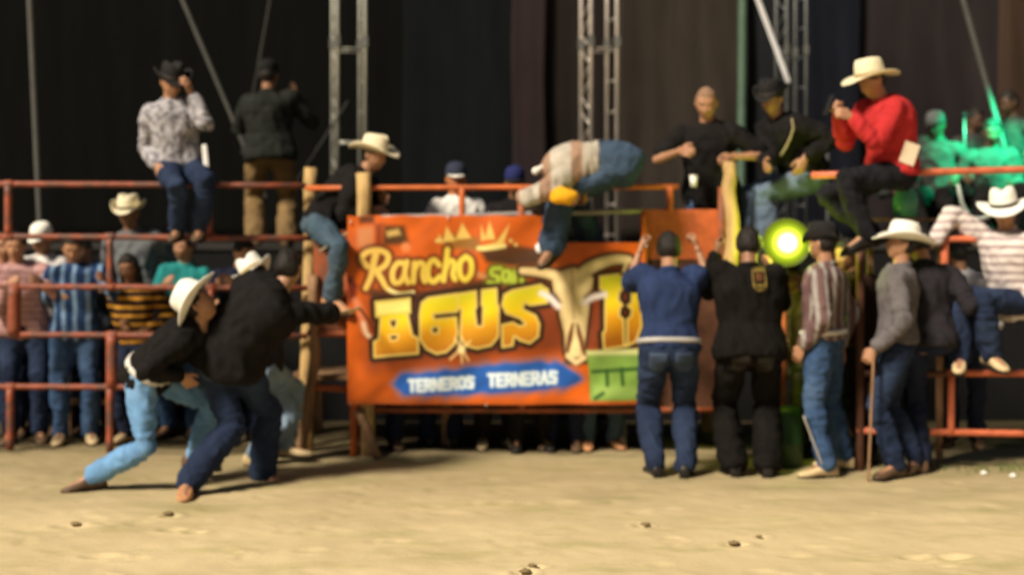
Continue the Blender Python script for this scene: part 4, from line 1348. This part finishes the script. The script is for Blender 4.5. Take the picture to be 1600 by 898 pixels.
def gr(px, D, z=.085):  # ankle on the ground under pixel column
    return Vector(((px - 800) / F_PX * D, D, z))


UP = Vector((0, 0, 1))
G_SPEC = 'spectators behind the left fence'
G_GATE = 'men climbing or sitting on the gate'
G_ARENA = 'men standing in the arena at the gate'

# --- arena, left: the struggling group
person('man in black top and light blue jeans lunging bent over, white cowboy hat',
       A(230, 584, 8.62), A(302, 524, 8.5), 78, head=(92, -36, 0), cyaw=80, bend=.05, shirt=BLACK_C, tucked=False, pants=LIGHT_J, belt=WHITE_LEATHER,
       hands=[A(284, 603, 8.4), A(375, 540, 8.75)], feet=[A(146, 742, 8.55), A(302, 712, 8.95)], toe=[V3((-.88, -.35, -.12)), V3((.9, -.3, 0))],
       knee=[V3((.3, -.2, -1)), V3((1, 0, .3))], shoe=BROWN_LEATHER, hat=('cowboy', WHITE_FELT, BAND_L, dict(sc=1.16, tilt=26, curl=.03, wide=.85)), hback=(V3((0, -1, 0)), None), group='men struggling in the arena')
G2P = person('big man in black shirt and navy jeans seen from behind, reaching right for the rope',
       A(350, 556, 8.62), A(446, 450, 8.66), 160, cyaw=150, head=(165, 5, 0), bend=.07, fat=1.42, s=1.08, shirt=BLACK_C, tucked=False, pants=NAVY,
       hands=[A(514, 494, 9.12), A(390, 550, 9.0)], elbow=[V3((1, -.2, .1)), V3((.2, .5, -.4))], feet=[A(410, 738, 8.95), gr(292, 8.38)], toe=[V3((.95, -.4, 0)), V3((.15, -1, 0))],
       knee=[V3((.8, .4, .1)), V3((.6, .3, .1))], shoe=TAN_LEATHER, hair='short', hk=('grip', 'relaxed'), group='men struggling in the arena', loose=.014)
person('man with pale blue jeans and tilted white cowboy hat, half hidden behind the big man',
       A(408, 572, 9.45), A(412, 470, 9.4), 120, head=(180, 10, -32), shirt=DGREY, pants=cloth('pale_grey_denim', (.20, .27, .36)), shoe=PALE_LEATHER,
       hands=[A(350, 520, 9.2), A(330, 480, 9.2)], feet=[gr(444, 9.6, .12), gr(395, 9.4)], toe=[V3((1, -.1, 0)), V3((.6, -.5, 0))], knee=[V3((.4, 1, 0)), None],
       hat=('cowboy', WHITE_FELT, BAND_L, dict(sc=1.08, tilt=0, curl=.04, wide=.75)), group='men struggling in the arena')

# --- arena, right: men at the gate
G4P = person('man in dark blue shirt seen from behind, both arms raised to the banner',
       A(1046, 545, 9.0), A(1046, 408, 9.05), 180, head=(180, 8, 0), shirt=cloth('royal_navy_cotton', (.020, .034, .09)), sleeve='short', tucked=True, pants=NAVY, belt=mat('grey_white_leather', (.36, .35, .34), rough=.5, var=.1), shoe=BLACK_LEATHER, s=1.02, fat=1.12,
       hands=[A(1090, 380, 9.45), A(1000, 382, 9.45)], elbow=[V3((.35, -.3, -1)), V3((-.35, -.3, -1))], feet=[gr(1070, 9.02), gr(1024, 9.02)], hk=('grip', 'grip'), group=G_ARENA, loose=.01)
g = None
g5 = person('heavy man all in black seen from behind with a yellow crest on his shoulder',
       A(1172, 545, 9.0), A(1170, 398, 9.05), 178, head=(170, 12, 0), shirt=BLACK_W, pants=BLACK_W, tucked=False, sleeve='long', shoe=BLACK_LEATHER, s=1.07, fat=1.2, skin=SKIN_D,
       hands=[A(1206, 420, 9.5), A(1116, 388, 9.4)], elbow=[V3((.2, -.3, -1)), V3((-.2, -.3, -1))], feet=[gr(1200, 9.05), gr(1145, 9.05)], group=G_ARENA, loose=.022, hk=('relaxed', 'grip'))
g6 = person('slim man in red and grey striped shirt and blue jeans right of the lamp',
       A(1288, 530, 9.05), A(1292, 400, 9.05), -120, head=(-130, 5, 0), shirt=cloth('red_grey_striped_cotton', (.13, .075, .075), kind='vstripe', col2=(.27, .25, .23), pscale=4.4, var=.15), pants=BLUE_J, belt=WHITE_LEATHER, shoe=PALE_LEATHER,
       hands=[A(1316, 560, 9.2), A(1250, 556, 8.95)], feet=[gr(1318, 9.25), gr(1292, 9.0)], toe=[V3((-.9, .3, 0)), V3((-.95, -.2, 0))], hat=('cowboy', BLACK_FELT, BAND_D, dict(wide=.45)), group=G_ARENA, s=.98)
g7 = person('man in grey shirt and white cowboy hat standing with a stick',
       A(1402, 535, 9.0), A(1408, 420, 9.0), -100, head=(-95, -14, 0), cyaw=-110, shirt=cloth('warm_grey_cotton', (.115, .105, .11)), pants=NAVY, belt=None, shoe=BROWN_LEATHER, s=1.0,
       hands=[A(1430, 540, 9.1), A(1362, 560, 8.8)], feet=[gr(1432, 9.15), gr(1400, 8.98)], toe=[V3((-.6, -.6, 0)), V3((-.8, -.5, 0))], hk=('relaxed', 'grip'),
       hat=('cowboy', WHITE_FELT, BAND_D, dict(sc=1.06, tilt=-8, roll=0, curl=.05)), group=G_ARENA)
person('man in dark grey shirt with one foot up on the right fence',
       A(1448, 530, 9.12), A(1444, 425, 9.15), 165, head=(200, 20, 0), shirt=DGREY, pants=NAVY_D, shoe=BROWN_LEATHER, fat=1.1, tucked=False,
       hands=[A(1496, 470, 9.2), A(1420, 470, 9.25)], feet=[A(1500, 560, 9.2), gr(1440, 9.2)], toe=[V3((.3, .9, 0)), None], knee=[V3((.8, .3, .8)), None], group=G_ARENA)
person('man in dark brown shirt half hidden between the striped shirt and the white hat',
       A(1340, 540, 9.5), A(1332, 430, 9.5), -150, head=(-60, 10, 0), shirt=cloth('dark_brown_cotton', (.035, .02, .014)), pants=BLACK_C, shoe=BLACK_LEATHER, skin=SKIN_D, s=.99, group=G_ARENA, ground=0)
person('man in olive trousers standing behind the lit lamp stand',
       A(1238, 560, 9.95), A(1240, 455, 9.95), -30, head=(-30, 10, 0), shirt=cloth('dark_olive_cotton', (.05, .035, .016)), pants=cloth('olive_cotton', (.05, .05, .022)), shoe=BLACK_LEATHER, skin=SKIN_D, s=.93, group=G_ARENA,
       hands=[A(1220, 545, 9.7), A(1262, 548, 9.7)])

# --- up on the fences and the gate
P1 = person('man in grey patterned shirt and black hat sitting on the left fence rubbing his face',
       A(280, 262, 10.02), A(266, 160, 9.98), 25, head=(30, 22, 0), shirt=cloth('grey_patterned_cotton', (.36, .35, .38), kind='blotch', col2=(.16, .155, .18), pscale=26), pants=NAVY, shoe=BROWN_LEATHER,
       hands=[A(246, 272, 9.85), A(298, 142, 9.80)], elbow=[V3((-.3, .6, -.3)), V3((.5, -.2, -1))], feet=[A(278, 357, 9.88), A(312, 357, 9.88)], knee=[V3((.3, -1, .6)), V3((.5, -1, .6))], toe=[V3((0, -1, -.1)), V3((.1, -1, -.1))],
       hat=('cowboy', BLACK_FELT, BAND_D, dict(wide=.8)), hback=(None, V3((1, -.5, .2))), group=G_GATE, s=.98)
P2 = person('man in dark jacket and khaki trousers standing on the stage with his back turned, filming',
       A(422, 240, 11.75), A(418, 140, 11.75), 190, head=(170, 0, 0), shirt=cloth('charcoal_twill', (.016, .018, .016)), pants=KHAKI, tucked=False, shoe=BROWN_LEATHER, ground=1.51, s=1.04, fat=1.15, skin=SKIN_D,
       hands=[A(470, 150, 11.95), A(400, 170, 12.1)], elbow=[V3((.5, 0, -1)), V3((-.5, 0, -1))], feet=[V3((A(447, 380, 11.75).x, 11.75, 1.595)), V3((A(400, 380, 11.75).x, 11.75, 1.595))],
       hat=('cap', cloth('black_cap_twill', (.012, .012, .012)), BLACK_FELT, {}), group='people up on the stage', loose=.015)
P3 = person('man in black jacket and cream cowboy hat climbing over the gate by the log post',
       A(500, 350, 10.06), A(558, 285, 10.04), 85, head=(65, 12, 0), cyaw=75, bend=.05, shirt=BLACK_C, pants=GREY_J, shoe=TAN_LEATHER,
       hands=[A(590, 340, 9.95), A(600, 320, 10.2)], feet=[A(519, 465, 9.78), A(560, 450, 10.4)], toe=[V3((.8, -.5, -.2)), None], knee=[V3((.6, -1, .5)), V3((1, .2, .5))],
       hat=('cowboy', STRAW, STRAW, dict(sc=1.04, curl=.05)), group=G_GATE)
person('man in white shirt and dark cap standing behind the gate above the banner',
       A(712, 410, 10.5), A(712, 300, 10.5), 10, head=(5, 5, 0), shirt=cloth('white_cotton', (.72, .70, .66)), pants=NAVY_D, s=.99, hat=('cap', cloth('navy_cap_twill', (.03, .035, .06)), WHITE_FELT, {}), group='men behind the banner', skin=mat('skin_ruddy', (.42, .15, .06), rough=.5, var=.1, sss=.1), 
       hands=[A(680, 400, 10.3), A(745, 400, 10.3)], feet=[gr(700, 10.5, .635), gr(726, 10.5, .635)])
person('man in dark jacket with blue cap standing in the dark behind the gate',
       A(806, 410, 11.0), A(806, 306, 11.0), -10, head=(-10, 10, 0), shirt=BLACK_C, pants=NAVY_D, skin=SKIN_D, hat=('cap', cloth('blue_cap_twill', (.02, .025, .10)), BLACK_FELT, {}), group='men behind the banner', feet=[gr(796, 11.0, .635), gr(818, 11.0, .635)])
P6 = person('man in white and red shirt and blue jeans doubled over the gate',
       A(972, 258, 9.60), A(870, 278, 9.6), -84, head=(-75, 165, 0), cyaw=-84, bend=.09, s=1.04, shirt=cloth('white_red_tan_cotton', (.40, .36, .30), kind='vstripe', col2=(.30, .19, .13), pscale=1.4, var=.25), pants=cloth('washed_blue_denim', (.035, .06, .10), kind='fade', col2=(.07, .10, .15), pscale=3), shoe=BROWN_LEATHER,
       hands=[A(905, 318, 9.75), A(882, 312, 9.28)], elbow=[V3((-.8, .3, -.2)), V3((-1, -.1, 0))], feet=[A(925, 380, 10.1), A(862, 384, 9.52)], toe=[None, V3((-.45, -.8, -.35))], knee=[V3((-1, 0, .8)), V3((-1, -.05, .75))],
       hair='short', hk=('grip', 'grip'), group=G_GATE, fat=1.12, loose=.022, waist=.33)
g = Geo(); c = A(843, 388, 9.5); g.ell(c, (V3((.03, 0, .01)), V3((0, .02, 0)), V3((-.01, 0, .038))), 10, 7)
tag(build('white_rag', g, mat('white_rag_cloth', (.7, .7, .7), var=.1), base=tuple(c)), 'scrap of white rag by the shin of the crouching man', 'rag')
P7 = person('bald man in black polo shirt sitting on the gate looking down',
       A(1112, 300, 10.12), A(1106, 205, 10.0), -15, head=(-12, 20, 0), shirt=BLACK_C, sleeve='short', pants=BLUE_J, shoe=BROWN_LEATHER, s=1.04, fat=1.12, hair='crop',
       hands=[A(1062, 242, 9.7), A(1146, 258, 9.78)], elbow=[V3((-.8, 0, -.7)), V3((1, .1, -.3))], feet=[A(1098, 490, 10.14), A(1124, 490, 10.14)], knee=[V3((-.1, -1, .2)), V3((.1, -1, .2))], group=G_GATE, hk=('relaxed', 'grip'), tucked=False)
P8 = person('man in black hat and black jacket sitting by the crooked log post, faded jeans',
       A(1262, 274, 10.1), A(1222, 198, 10.0), -60, head=(-35, 20, 0), shirt=BLACK_C, pants=cloth('faded_slate_denim', (.10, .14, .20), kind='fade', col2=(.18, .23, .30), pscale=3), shoe=BROWN_LEATHER,
       hands=[A(1196, 262, 9.65), A(1262, 262, 9.8)], feet=[A(1178, 392, 10.2), A(1196, 392, 9.95)], knee=[V3((-1, 0, .5)), V3((-1, -.2, .5))],
       hat=('cowboy', BLACK_FELT, BAND_D, dict(wide=.55)), group=G_GATE, loose=.03)
P9 = person('man in bright red shirt and cream cowboy hat looking at his phone',
       A(1394, 270, 9.3), A(1380, 172, 9.25), -70, head=(-72, 26, 0), shirt=cloth('bright_red_cotton', (.42, .028, .03), var=.1), pants=cloth('black_trouser_wool', (.012, .012, .015)), shoe=BLACK_LEATHER,
       hands=[A(1300, 176, 9.2), A(1316, 186, 9.0)], elbow=[V3((-.1, .3, -1)), V3((.1, -.1, -1))], feet=[A(1362, 364, 9.4), A(1352, 368, 9.12)], knee=[V3((-1, .2, .7)), V3((-1, -.3, .7))], toe=[V3((-1, 0, -.3)), V3((-1, -.2, -.3))],
       hat=('cowboy', STRAW, BAND_L, dict(sc=1.06, curl=.02, droop=.03, tilt=14)), group=G_GATE, fat=1.16, bend=.05, hk=('grip', 'grip'))
P10 = person('man in white striped top and white hat sitting on the right fence',
       A(1590, 474, 9.2), A(1578, 392, 9.15), -62, head=(-20, 14, 6), shirt=cloth('white_striped_cotton', (.62, .56, .54), kind='hstripe', col2=(.34, .26, .27), pscale=5.5, var=.06), pants=NAVY, shoe=PALE_LEATHER,
       hands=[A(1446, 378, 9.2), A(1598, 480, 9.0)], elbow=[V3((-.2, .2, 1)), None], feet=[A(1500, 556, 9.12), A(1548, 552, 9.05)], knee=[V3((-1, -.4, .5)), V3((-1, -.6, .5))], toe=[V3((-.4, -1, -.15)), V3((.2, -1, -.15))],
       hat=('cowboy', WHITE_FELT, BAND_D, dict(curl=.03, droop=.03, sc=1.06)), group=G_GATE, fat=1.1, tucked=False, loose=.01)
person('person in pale shirt half hidden behind the right fence upright',
       A(1505, 520, 9.7), A(1502, 425, 9.7), -20, head=(-150, 10, 0), shirt=cloth('pale_blue_cotton', (.50, .50, .54)), pants=NAVY_D, s=.86, group='people behind the right fence')

# --- spectators behind the left fence
SPEC = [
    ('man in pink shirt leaning on the fence at the far left', 40, 10.45, .98, 8, cloth('pink_cotton', (.50, .30, .29), kind='hstripe', col2=(.38, .21, .21), pscale=6), NAVY, None, 'short', [(16, 450), (66, 446)], SKIN),
    ('man in white shirt and white cap between the pink and navy shirts', 76, 10.95, 1.01, 0, cloth('plain_white_cotton', (.62, .60, .58)), NAVY_D, ('cap', WHITE_FELT, WHITE_FELT, {}), 'short', None, SKIN),
    ('man in navy shirt with pale stripes resting his arm on the fence', 118, 10.42, .97, 20, cloth('navy_pale_striped_cotton', (.022, .05, .13), kind='vstripe', col2=(.20, .32, .50), pscale=3.6, var=.1), BLUE_J, None, 'short', [(88, 470), (168, 440)], SKIN),
    ('girl with long dark hair in yellow and black striped top', 214, 10.4, .87, -5, cloth('yellow_black_striped_cotton', (.030, .015, .010), kind='hstripe', col2=(.50, .24, .03), pscale=4.6), NAVY_D, None, 'long', [(192, 515), (236, 524)], SKIN_D),
    ('person in teal shirt behind the fence beside the girl', 284, 10.8, .97, -15, cloth('teal_cotton', (.02, .20, .20)), BLUE_J, None, 'short', None, SKIN),
    ('man in dark navy shirt behind the fence above the white hats', 375, 10.5, .95, 10, cloth('dark_navy_cotton', (.012, .016, .035)), NAVY_D, None, 'short', [(335, 446), (362, 446)], SKIN),
    ('boy with dark hair peering from the left edge behind the pink shirt', 6, 10.75, .97, 10, cloth('rose_cotton', (.48, .26, .26)), NAVY, None, 'short', None, SKIN),
    ('man with brown cap between the girl and the teal shirt', 150, 11.0, .95, 0, cloth('grey_blue_cotton', (.06, .07, .09)), NAVY_D, None, 'short', None, SKIN_D),
]
for (lab, px, D, s, yaw, sh_, pa, hat_, hair_, hp, skn) in SPEC:
    hz = .925 * s; x = (px - 800) / F_PX * D
    hp3 = [A(a, b, D - (.35 if b < 460 else .12)) for a, b in hp] if hp else None
    yaw += random.uniform(-22, 22)
    if hp is None and px % 4 < 2:     # one hand up on the rail
        hp3 = [A(px - 26, 446, D - .42), V3((x + .10, D - .22, hz + .22))]
    elif hp is None:                  # arms folded
        hp3 = [V3((x + .10, D - .24, hz + .27)), V3((x - .10, D - .22, hz + .23))]
    person(lab, V3((x, D, hz)), V3((x + random.uniform(-.07, .07), D - random.uniform(.02, .12), hz + .5)), yaw, head=(yaw + random.uniform(-30, 30), random.uniform(0, 22), random.uniform(-9, 9)), shirt=sh_, pants=pa, hat=hat_, hair=hair_, hands=hp3, s=s, skin=skn, group=G_SPEC, vx=.016,
           tucked=random.random() < .4, shoe=PALE_LEATHER if px in (118, 214) else BROWN_LEATHER, sleeve='long' if px != 284 else 'short', hk=('relaxed', 'relaxed'))
x = (222 - 800) / F_PX * 10.95
person('man in grey shirt and straw hat standing on the bench behind the fence', V3((x, 10.95, .29 + .86)), V3((x - .06, 10.85, 1.66)), -5, head=(-5, 10, 0), shirt=cloth('mid_grey_cotton', (.13, .14, .15)), pants=NAVY_D, skin=SKIN_D,
       hat=('cowboy', STRAW, BAND_D, dict(wide=.7)), ground=.29, group=G_SPEC, vx=.016)
# --- people behind the banner, seen only below it
BEH = [(600, 10.4, NAVY_D, BROWN_LEATHER, 'standing nearest the left gate upright'), (690, 10.25, NAVY_D, BLACK_LEATHER, 'left of the middle'), (775, 10.2, BLACK_C, PALE_LEATHER, 'whose pale boots show'),
       (828, 10.1, BLACK_C, BLACK_LEATHER, 'in black at the middle'), (938, 10.15, GREY_J, TAN_LEATHER, 'in grey jeans'), (988, 10.2, cloth('light_grey_cotton', (.16, .17, .17)), PALE_LEATHER, 'in pale grey trousers beside the blue shirt'), (880, 10.35, NAVY_D, BROWN_LEATHER, 'in navy right of the middle')]
for k, (px, D, pa, shs, w) in enumerate(BEH):
    x = (px - 800) / F_PX * D; s = .93
    D0 = 10.12 if D > 10.27 else D
    person('legs below the banner, person ' + w, V3((x, D0, .92 * s)), V3((x, D0, 1.42 * s)), random.choice([170, 190, 10, -15]), shirt=[BLACK_C, DGREY][k % 2], pants=pa, shoe=shs, s=s, skin=SKIN_D, group='people standing behind the banner', vx=.018)
# --- band on the stage in green light
SKIN_N = mat('skin_deep', (.10, .055, .035), rough=.5, var=.1)
BW = cloth('dull_stage_cotton', (.035, .038, .036))
for (px, py, D, yaw, lab, hts) in ((1470, 300, 12.2, -40, 'green-lit musician seated on the stage behind the fence, pale cap', ('cap', cloth('grey_cap_twill', (.08, .085, .085)), BLACK_FELT, {})), (1588, 262, 12.5, -70, 'green-lit musician at the right edge of the stage', None), (1552, 312, 12.0, -10, 'green-lit person bending behind the right fence', None), (1440, 330, 12.7, 20, 'green-lit person at the back of the stage just right of the man in red', None), (1520, 285, 13.0, 30, 'green-lit person deepest on the stage behind the microphone stand', None)):
    h_ = A(px, py, D); h_.z = max(h_.z - .05, 1.72)
    person(lab, h_, h_ + V3((-.04, -.05, .5)), yaw, head=(yaw, 15, 0), shirt=BW, pants=BLACK_C, skin=SKIN_N, hat=hts, feet=[V3((h_.x - .25, D - .40, 1.6)), V3((h_.x + .02, D - .42, 1.6))], group='people up on the stage', vx=.018,
           hands=[h_ + V3((-.35, -.25, .2)), h_ + V3((.05, -.35, .12))])
flush_pending()

# ------------------------------------------------------------------ things held or lying about
def thing_box(name, label, cat, c, h, ax, m, parts=None, bevel=.003):
    g = Geo(); g.box(c, h, ax)
    return tag(build(name, g, m, base=tuple(c), smooth=False, bevel=bevel), label, cat)


def axes(f, u=UP):
    f = f.normalized(); r_ = f.cross(u).normalized(); return (r_, f, r_.cross(f))


PHB = mat('black_phone_plastic', (.02, .02, .02), rough=.25, var=.05)
c = P9['hand'][0] + V3((-.03, -.03, .05))
ph = empty('phone', c, 'black phone held up by the man in the red shirt', 'phone')
g = Geo(); ax = axes(V3((-1, -.2, .4))); g.box(c, (.037, .004, .075), ax); build('case', g, PHB, ph, smooth=False, bevel=.003)
g = Geo(); g.box(c - ax[1] * .0055, (.033, .001, .068), ax); build('screen', g, mat('phone_glass', (.05, .06, .07), rough=.1, var=.05), ph, smooth=False)
c = A(1421, 240, 9.1)
thing_box('leaflet', 'folded pale paper tucked at the hip of the man in red', 'paper', c, (.055, .004, .075), axes(V3((.1, -1, 0)), V3((.35, 0, 1))), mat('cream_paper', (.72, .58, .42), var=.1))
thing_box('white_rag', 'white rag hanging from the belt of the man in patterned shirt', 'rag', A(321, 244, 9.85), (.02, .012, .085), axes(V3((0, -1, 0)), V3((-.1, 0, 1))), mat('white_rag_cloth', (.7, .7, .7), var=.1), bevel=.008)
g = Geo(); c = A(880, 306, 9.17)
g.ell(c, (V3((.095, 0, .01)), V3((0, .05, 0)), V3((-.02, 0, .062))), 14, 9)
g.v = [(p[0] + .008 * math.sin(p[2] * 70), p[1] + .006 * math.sin(p[0] * 80), p[2] + .006 * math.sin(p[0] * 60)) for p in g.v]
tag(build('yellow_cloth', g, cloth('yellow_cotton', (.72, .36, .02)), base=tuple(c)), 'bright yellow cloth gripped by the man doubled over the gate', 'cloth')
g = Geo(); c = A(836, 268, 9.5)
g.tube([c, c + V3((.05, .01, .03)), c + V3((.10, .02, .055))], [.028, .016, .012], 10)
tag(build('rope_knot', g, mat('white_rope', (.7, .68, .62), var=.1), base=tuple(c)), 'white knotted rope end at the shoulder of the crouching man', 'rope')
c1, c2 = A(512, 490, 8.85), A(562, 481, 9.7)
cable(c1, c2, .012, mat('tan_rope', (.45, .36, .22), var=.2), 'tan rope running from the big man to the gate', sag=.01)
cable(A(500, 392, 9.65), A(545, 362, 9.75), .006, mat('tan_rope', (.45, .36, .22)), 'thin cord across the jeans of the man in the cream hat', 'cord', 'rope')
cable(A(1366, 540, 8.78), V3((A(1361, 700, 8.78).x, 8.85, 0.0)), .010, WOOD_D, 'wooden stick held by the man in grey shirt', 'walking_stick', 'stick')
cable(A(1256, 650, 8.95), V3((A(1284, 700, 8.95).x, 8.95, .10)), .008, mat('grey_strap_web', (.30, .28, .25)), 'short pale strap hanging beside the blue jeans', 'strap', 'strap')
# crest on the back of the black shirt
hx = A(1190, 437, 8.78)
# green barrel beside the black-clad man
g = Geo(); c = V3((A(1228, 700, 9.35).x, 9.42, 0)); rings = []
for z, r_ in ((0, .12), (.02, .13), (.15, .132), (.16, .138), (.18, .138), (.19, .132), (.36, .13), (.40, .12), (.42, .05)):
    rings.append([c + V3((r_ * math.cos(a * math.pi / 12), r_ * math.sin(a * math.pi / 12), z)) for a in range(24)])
g.loft(rings)
tag(build('plastic_drum', g, mat('green_plastic', (.025, .065, .018), rough=.4, var=.2), base=tuple(c)), 'small green plastic drum standing beside the man in black', 'drum')
# drink bottle and small things on the gate
c = A(1084, 290, 9.82)
bt = empty('paper_cup', c, 'small white cup standing on the gate rail beside the bald man', 'cup')
g = Geo(); g.tube([c + V3((0, 0, -.01)), c + V3((0, 0, .07))], [.024, .030], 14, round_end=False); build('cup_wall', g, mat('white_paper', (.75, .75, .7)), bt)
g = Geo(); g.tube([c + V3((0, 0, .0702)), c + V3((0, 0, .078))], [.032, .031], 14, round_end=False); build('lid', g, mat('white_paper', (.75, .75, .7)), bt)
c = A(1415, 340, 9.6); c2 = c
bt = empty('glass_bottle', c, 'green lit bottle standing behind the white hat', 'bottle')
g = Geo(); rings = []
for z, r_ in ((0, .07), (.01, .085), (.12, .088), (.17, .075), (.22, .035), (.26, .03), (.30, .032)):
    rings.append([c + V3((r_ * math.cos(a * math.pi / 10), r_ * math.sin(a * math.pi / 10), z)) for a in range(20)])
g.loft(rings); build('bottle_body', g, mat('green_glass', (.10, .36, .20), rough=.15, var=.15), bt)
g = Geo(); g.tube([c + V3((0, 0, .301)), c + V3((0, 0, .325))], [.036, .036], 12, round_end=False); build('cap', g, mat('pale_cap', (.5, .6, .5)), bt)
sh2 = empty('wall_shelf', V3((c.x, 9.6, 0)), 'narrow wooden ledge that carries the green bottle', 'shelf')
g = Geo(); g.box((c.x, 9.62, c.z - .014), (.3, .1, .0125)); build('board', g, WOOD_D, sh2, smooth=False)
for q in (-.25, .25):
    g = Geo(); g.box((c.x + q, 9.62, (c.z - .028) / 2), (.02, .02, (c.z - .028) / 2)); build('leg', g, WOOD_D, sh2, smooth=False)
# microphone stands and cable on stage
for (px, y0, y1, D, w) in ((1507, 185, 275, 12.4, 'beside the green-lit musicians'), (1293, 210, 275, 12.0, 'left of the man in red')):
    c = A(px, y0, D); st_ = empty('microphone_stand', V3((c.x, D, 1.51)), 'thin pale microphone stand ' + w, 'stand', 'microphone stands')
    part_tube('pole', V3((c.x, D, 1.53)), c, .012, mat('dull_chrome', (.14, .14, .14), metal=.4, rough=.4), st_)
    g = Geo(); g.ball(c + V3((0, 0, .03)), .03); build('microphone', g, DGREY, st_)
    g = Geo(); g.tube([V3((c.x, D, 1.512)), V3((c.x, D, 1.535))], [.14, .12], 18, round_end=False); build('stand_base', g, BLACK_LEATHER, st_)
g = Geo(); P = [A(1497, 290, 9.9), A(1503, 318, 9.88), A(1516, 340, 9.86), A(1532, 342, 9.86), A(1545, 338, 9.9)]
g.tube(P, .016, 8)
tag(build('white_cable', g, mat('white_cable_rubber', (.5, .55, .5)), base=tuple(P[0])), 'thick pale cable looping behind the white hat at the right', 'cable')


def crest():
    """embroidered crest on the back of the black work shirt: conforming patch"""
    root = g5['root']; sh = [c_ for c_ in root.children if c_.name.startswith('shirt')][0]
    b = g5['base']; dg = bpy.context.evaluated_depsgraph_get()
    cx, cz = A(1190, 437, 8.8).x, A(1190, 437, 8.8).z
    def surf(x_, z_):
        ok, loc, nor, _ = sh.ray_cast(V3((x_ - b.x, 7.5 - b.y, z_ - b.z)), V3((0, 1, 0)))
        return (loc + b) if ok else V3((x_, 8.85, z_))
    def patch(fn, name, m, off, nx=14, nz=16, w=.055, h=.08):
        g_ = Geo(); ids = {}; V_ = []
        for j in range(nz + 1):
            for i in range(nx + 1):
                u, v = i / nx * 2 - 1, j / nz * 2 - 1
                p_ = surf(cx + u * w, cz + v * h); V_.append(p_ + V3((0, -off, 0)))
        F_ = []
        for j in range(nz):
            for i in range(nx):
                u, v = (i + .5) / nx * 2 - 1, (j + .5) / nz * 2 - 1
                if fn(u, v): F_.append((j * (nx + 1) + i, j * (nx + 1) + i + 1, (j + 1) * (nx + 1) + i + 1, (j + 1) * (nx + 1) + i))
        g_.add(V_, F_); build(name, g_, m, root)
    shield = lambda u, v, k=1.0: abs(u) < .9 * k * (1 if v > -.2 else math.sqrt(max(0, 1 - ((v + .2) / .8) ** 2))) and -1 * k < v < .95 * k
    ym = cloth('yellow_thread', (.17, .12, .03)); 
    patch(lambda u, v: shield(u, v) and not shield(u, v, .72), 'crest', ym, .004)
    patch(lambda u, v: abs(u) < .4 and -.15 < v < .45, 'crest_emblem', cloth('orange_thread', (.12, .05, .02)), .0045)
    # lettering bar under it
    patch(lambda u, v: -.62 < v < -.42 and abs(u) < .5, 'crest_bar', ym, .0045)


bpy.context.view_layer.update()
crest()
def pockets(P, m, w=.062, h=.066, dz=.10):
    """two back pockets lying on the seat of the trousers, seen from the camera side"""
    root = P['root']; sh = [c_ for c_ in root.children if c_.name.startswith('trousers')][0]; b = P['base']; hp = P['hip']
    for sx in (-.085, .085):
        V_, F_ = [], []
        nx, nz = 7, 8; good = True
        for j in range(nz + 1):
            for i in range(nx + 1):
                u, v = i / nx * 2 - 1, j / nz * 2 - 1
                x_ = hp.x + sx + u * w * (1 if v > -.5 else 1 - (-.5 - v) * .9); z_ = hp.z - dz + .02 + v * h
                ok, loc, nor, _ = sh.ray_cast(V3((x_ - b.x, hp.y - 1.2 - b.y, z_ - b.z)), V3((0, 1, 0)))
                good &= ok
                V_.append((loc + b if ok else V3((x_, hp.y - .1, z_))) + V3((0, -.007, 0)))
        if not good: continue
        for j in range(nz):
            for i in range(nx): F_.append((j * (nx + 1) + i, j * (nx + 1) + i + 1, (j + 1) * (nx + 1) + i + 1, (j + 1) * (nx + 1) + i))
        g_ = Geo(); g_.add(V_, F_); o = build('back_pocket', g_, m, root)
        md = o.modifiers.new('t', 'SOLIDIFY'); md.thickness = .004; md.offset = 0


PK = cloth('denim_pocket', (.045, .065, .11))
pockets(G4P, PK); pockets(G2P, PK); pockets(g5, BLACK_LEATHER)


def scarf():
    root = P8['root']; sh = [c_ for c_ in root.children if c_.name.startswith('shirt')][0]; b = P8['base']
    pts = []
    for px, py in ((1236, 188), (1238, 200), (1236, 214), (1231, 228), (1226, 240)):
        p_ = A(px, py, 9.8); ok, loc, nor, _ = sh.ray_cast(V3((p_.x - b.x, 8.6 - b.y, p_.z - b.z)), V3((0, 1, 0)))
        pts.append((loc + b if ok and loc.y + b.y < 10.1 else V3((p_.x, 9.8, p_.z))) + V3((0, -.008, 0)))
    g_ = Geo(); g_.tube(pts, [.016, .02, .019, .021, .017], 8, flat=.4, ref=(0, 1, 0))
    build('scarf', g_, cloth('tan_scarf_cloth', (.34, .28, .16)), root)


scarf()
print('objects', len(bpy.data.objects), 'tris', sum(len(m.polygons) * 2 for m in bpy.data.meshes))
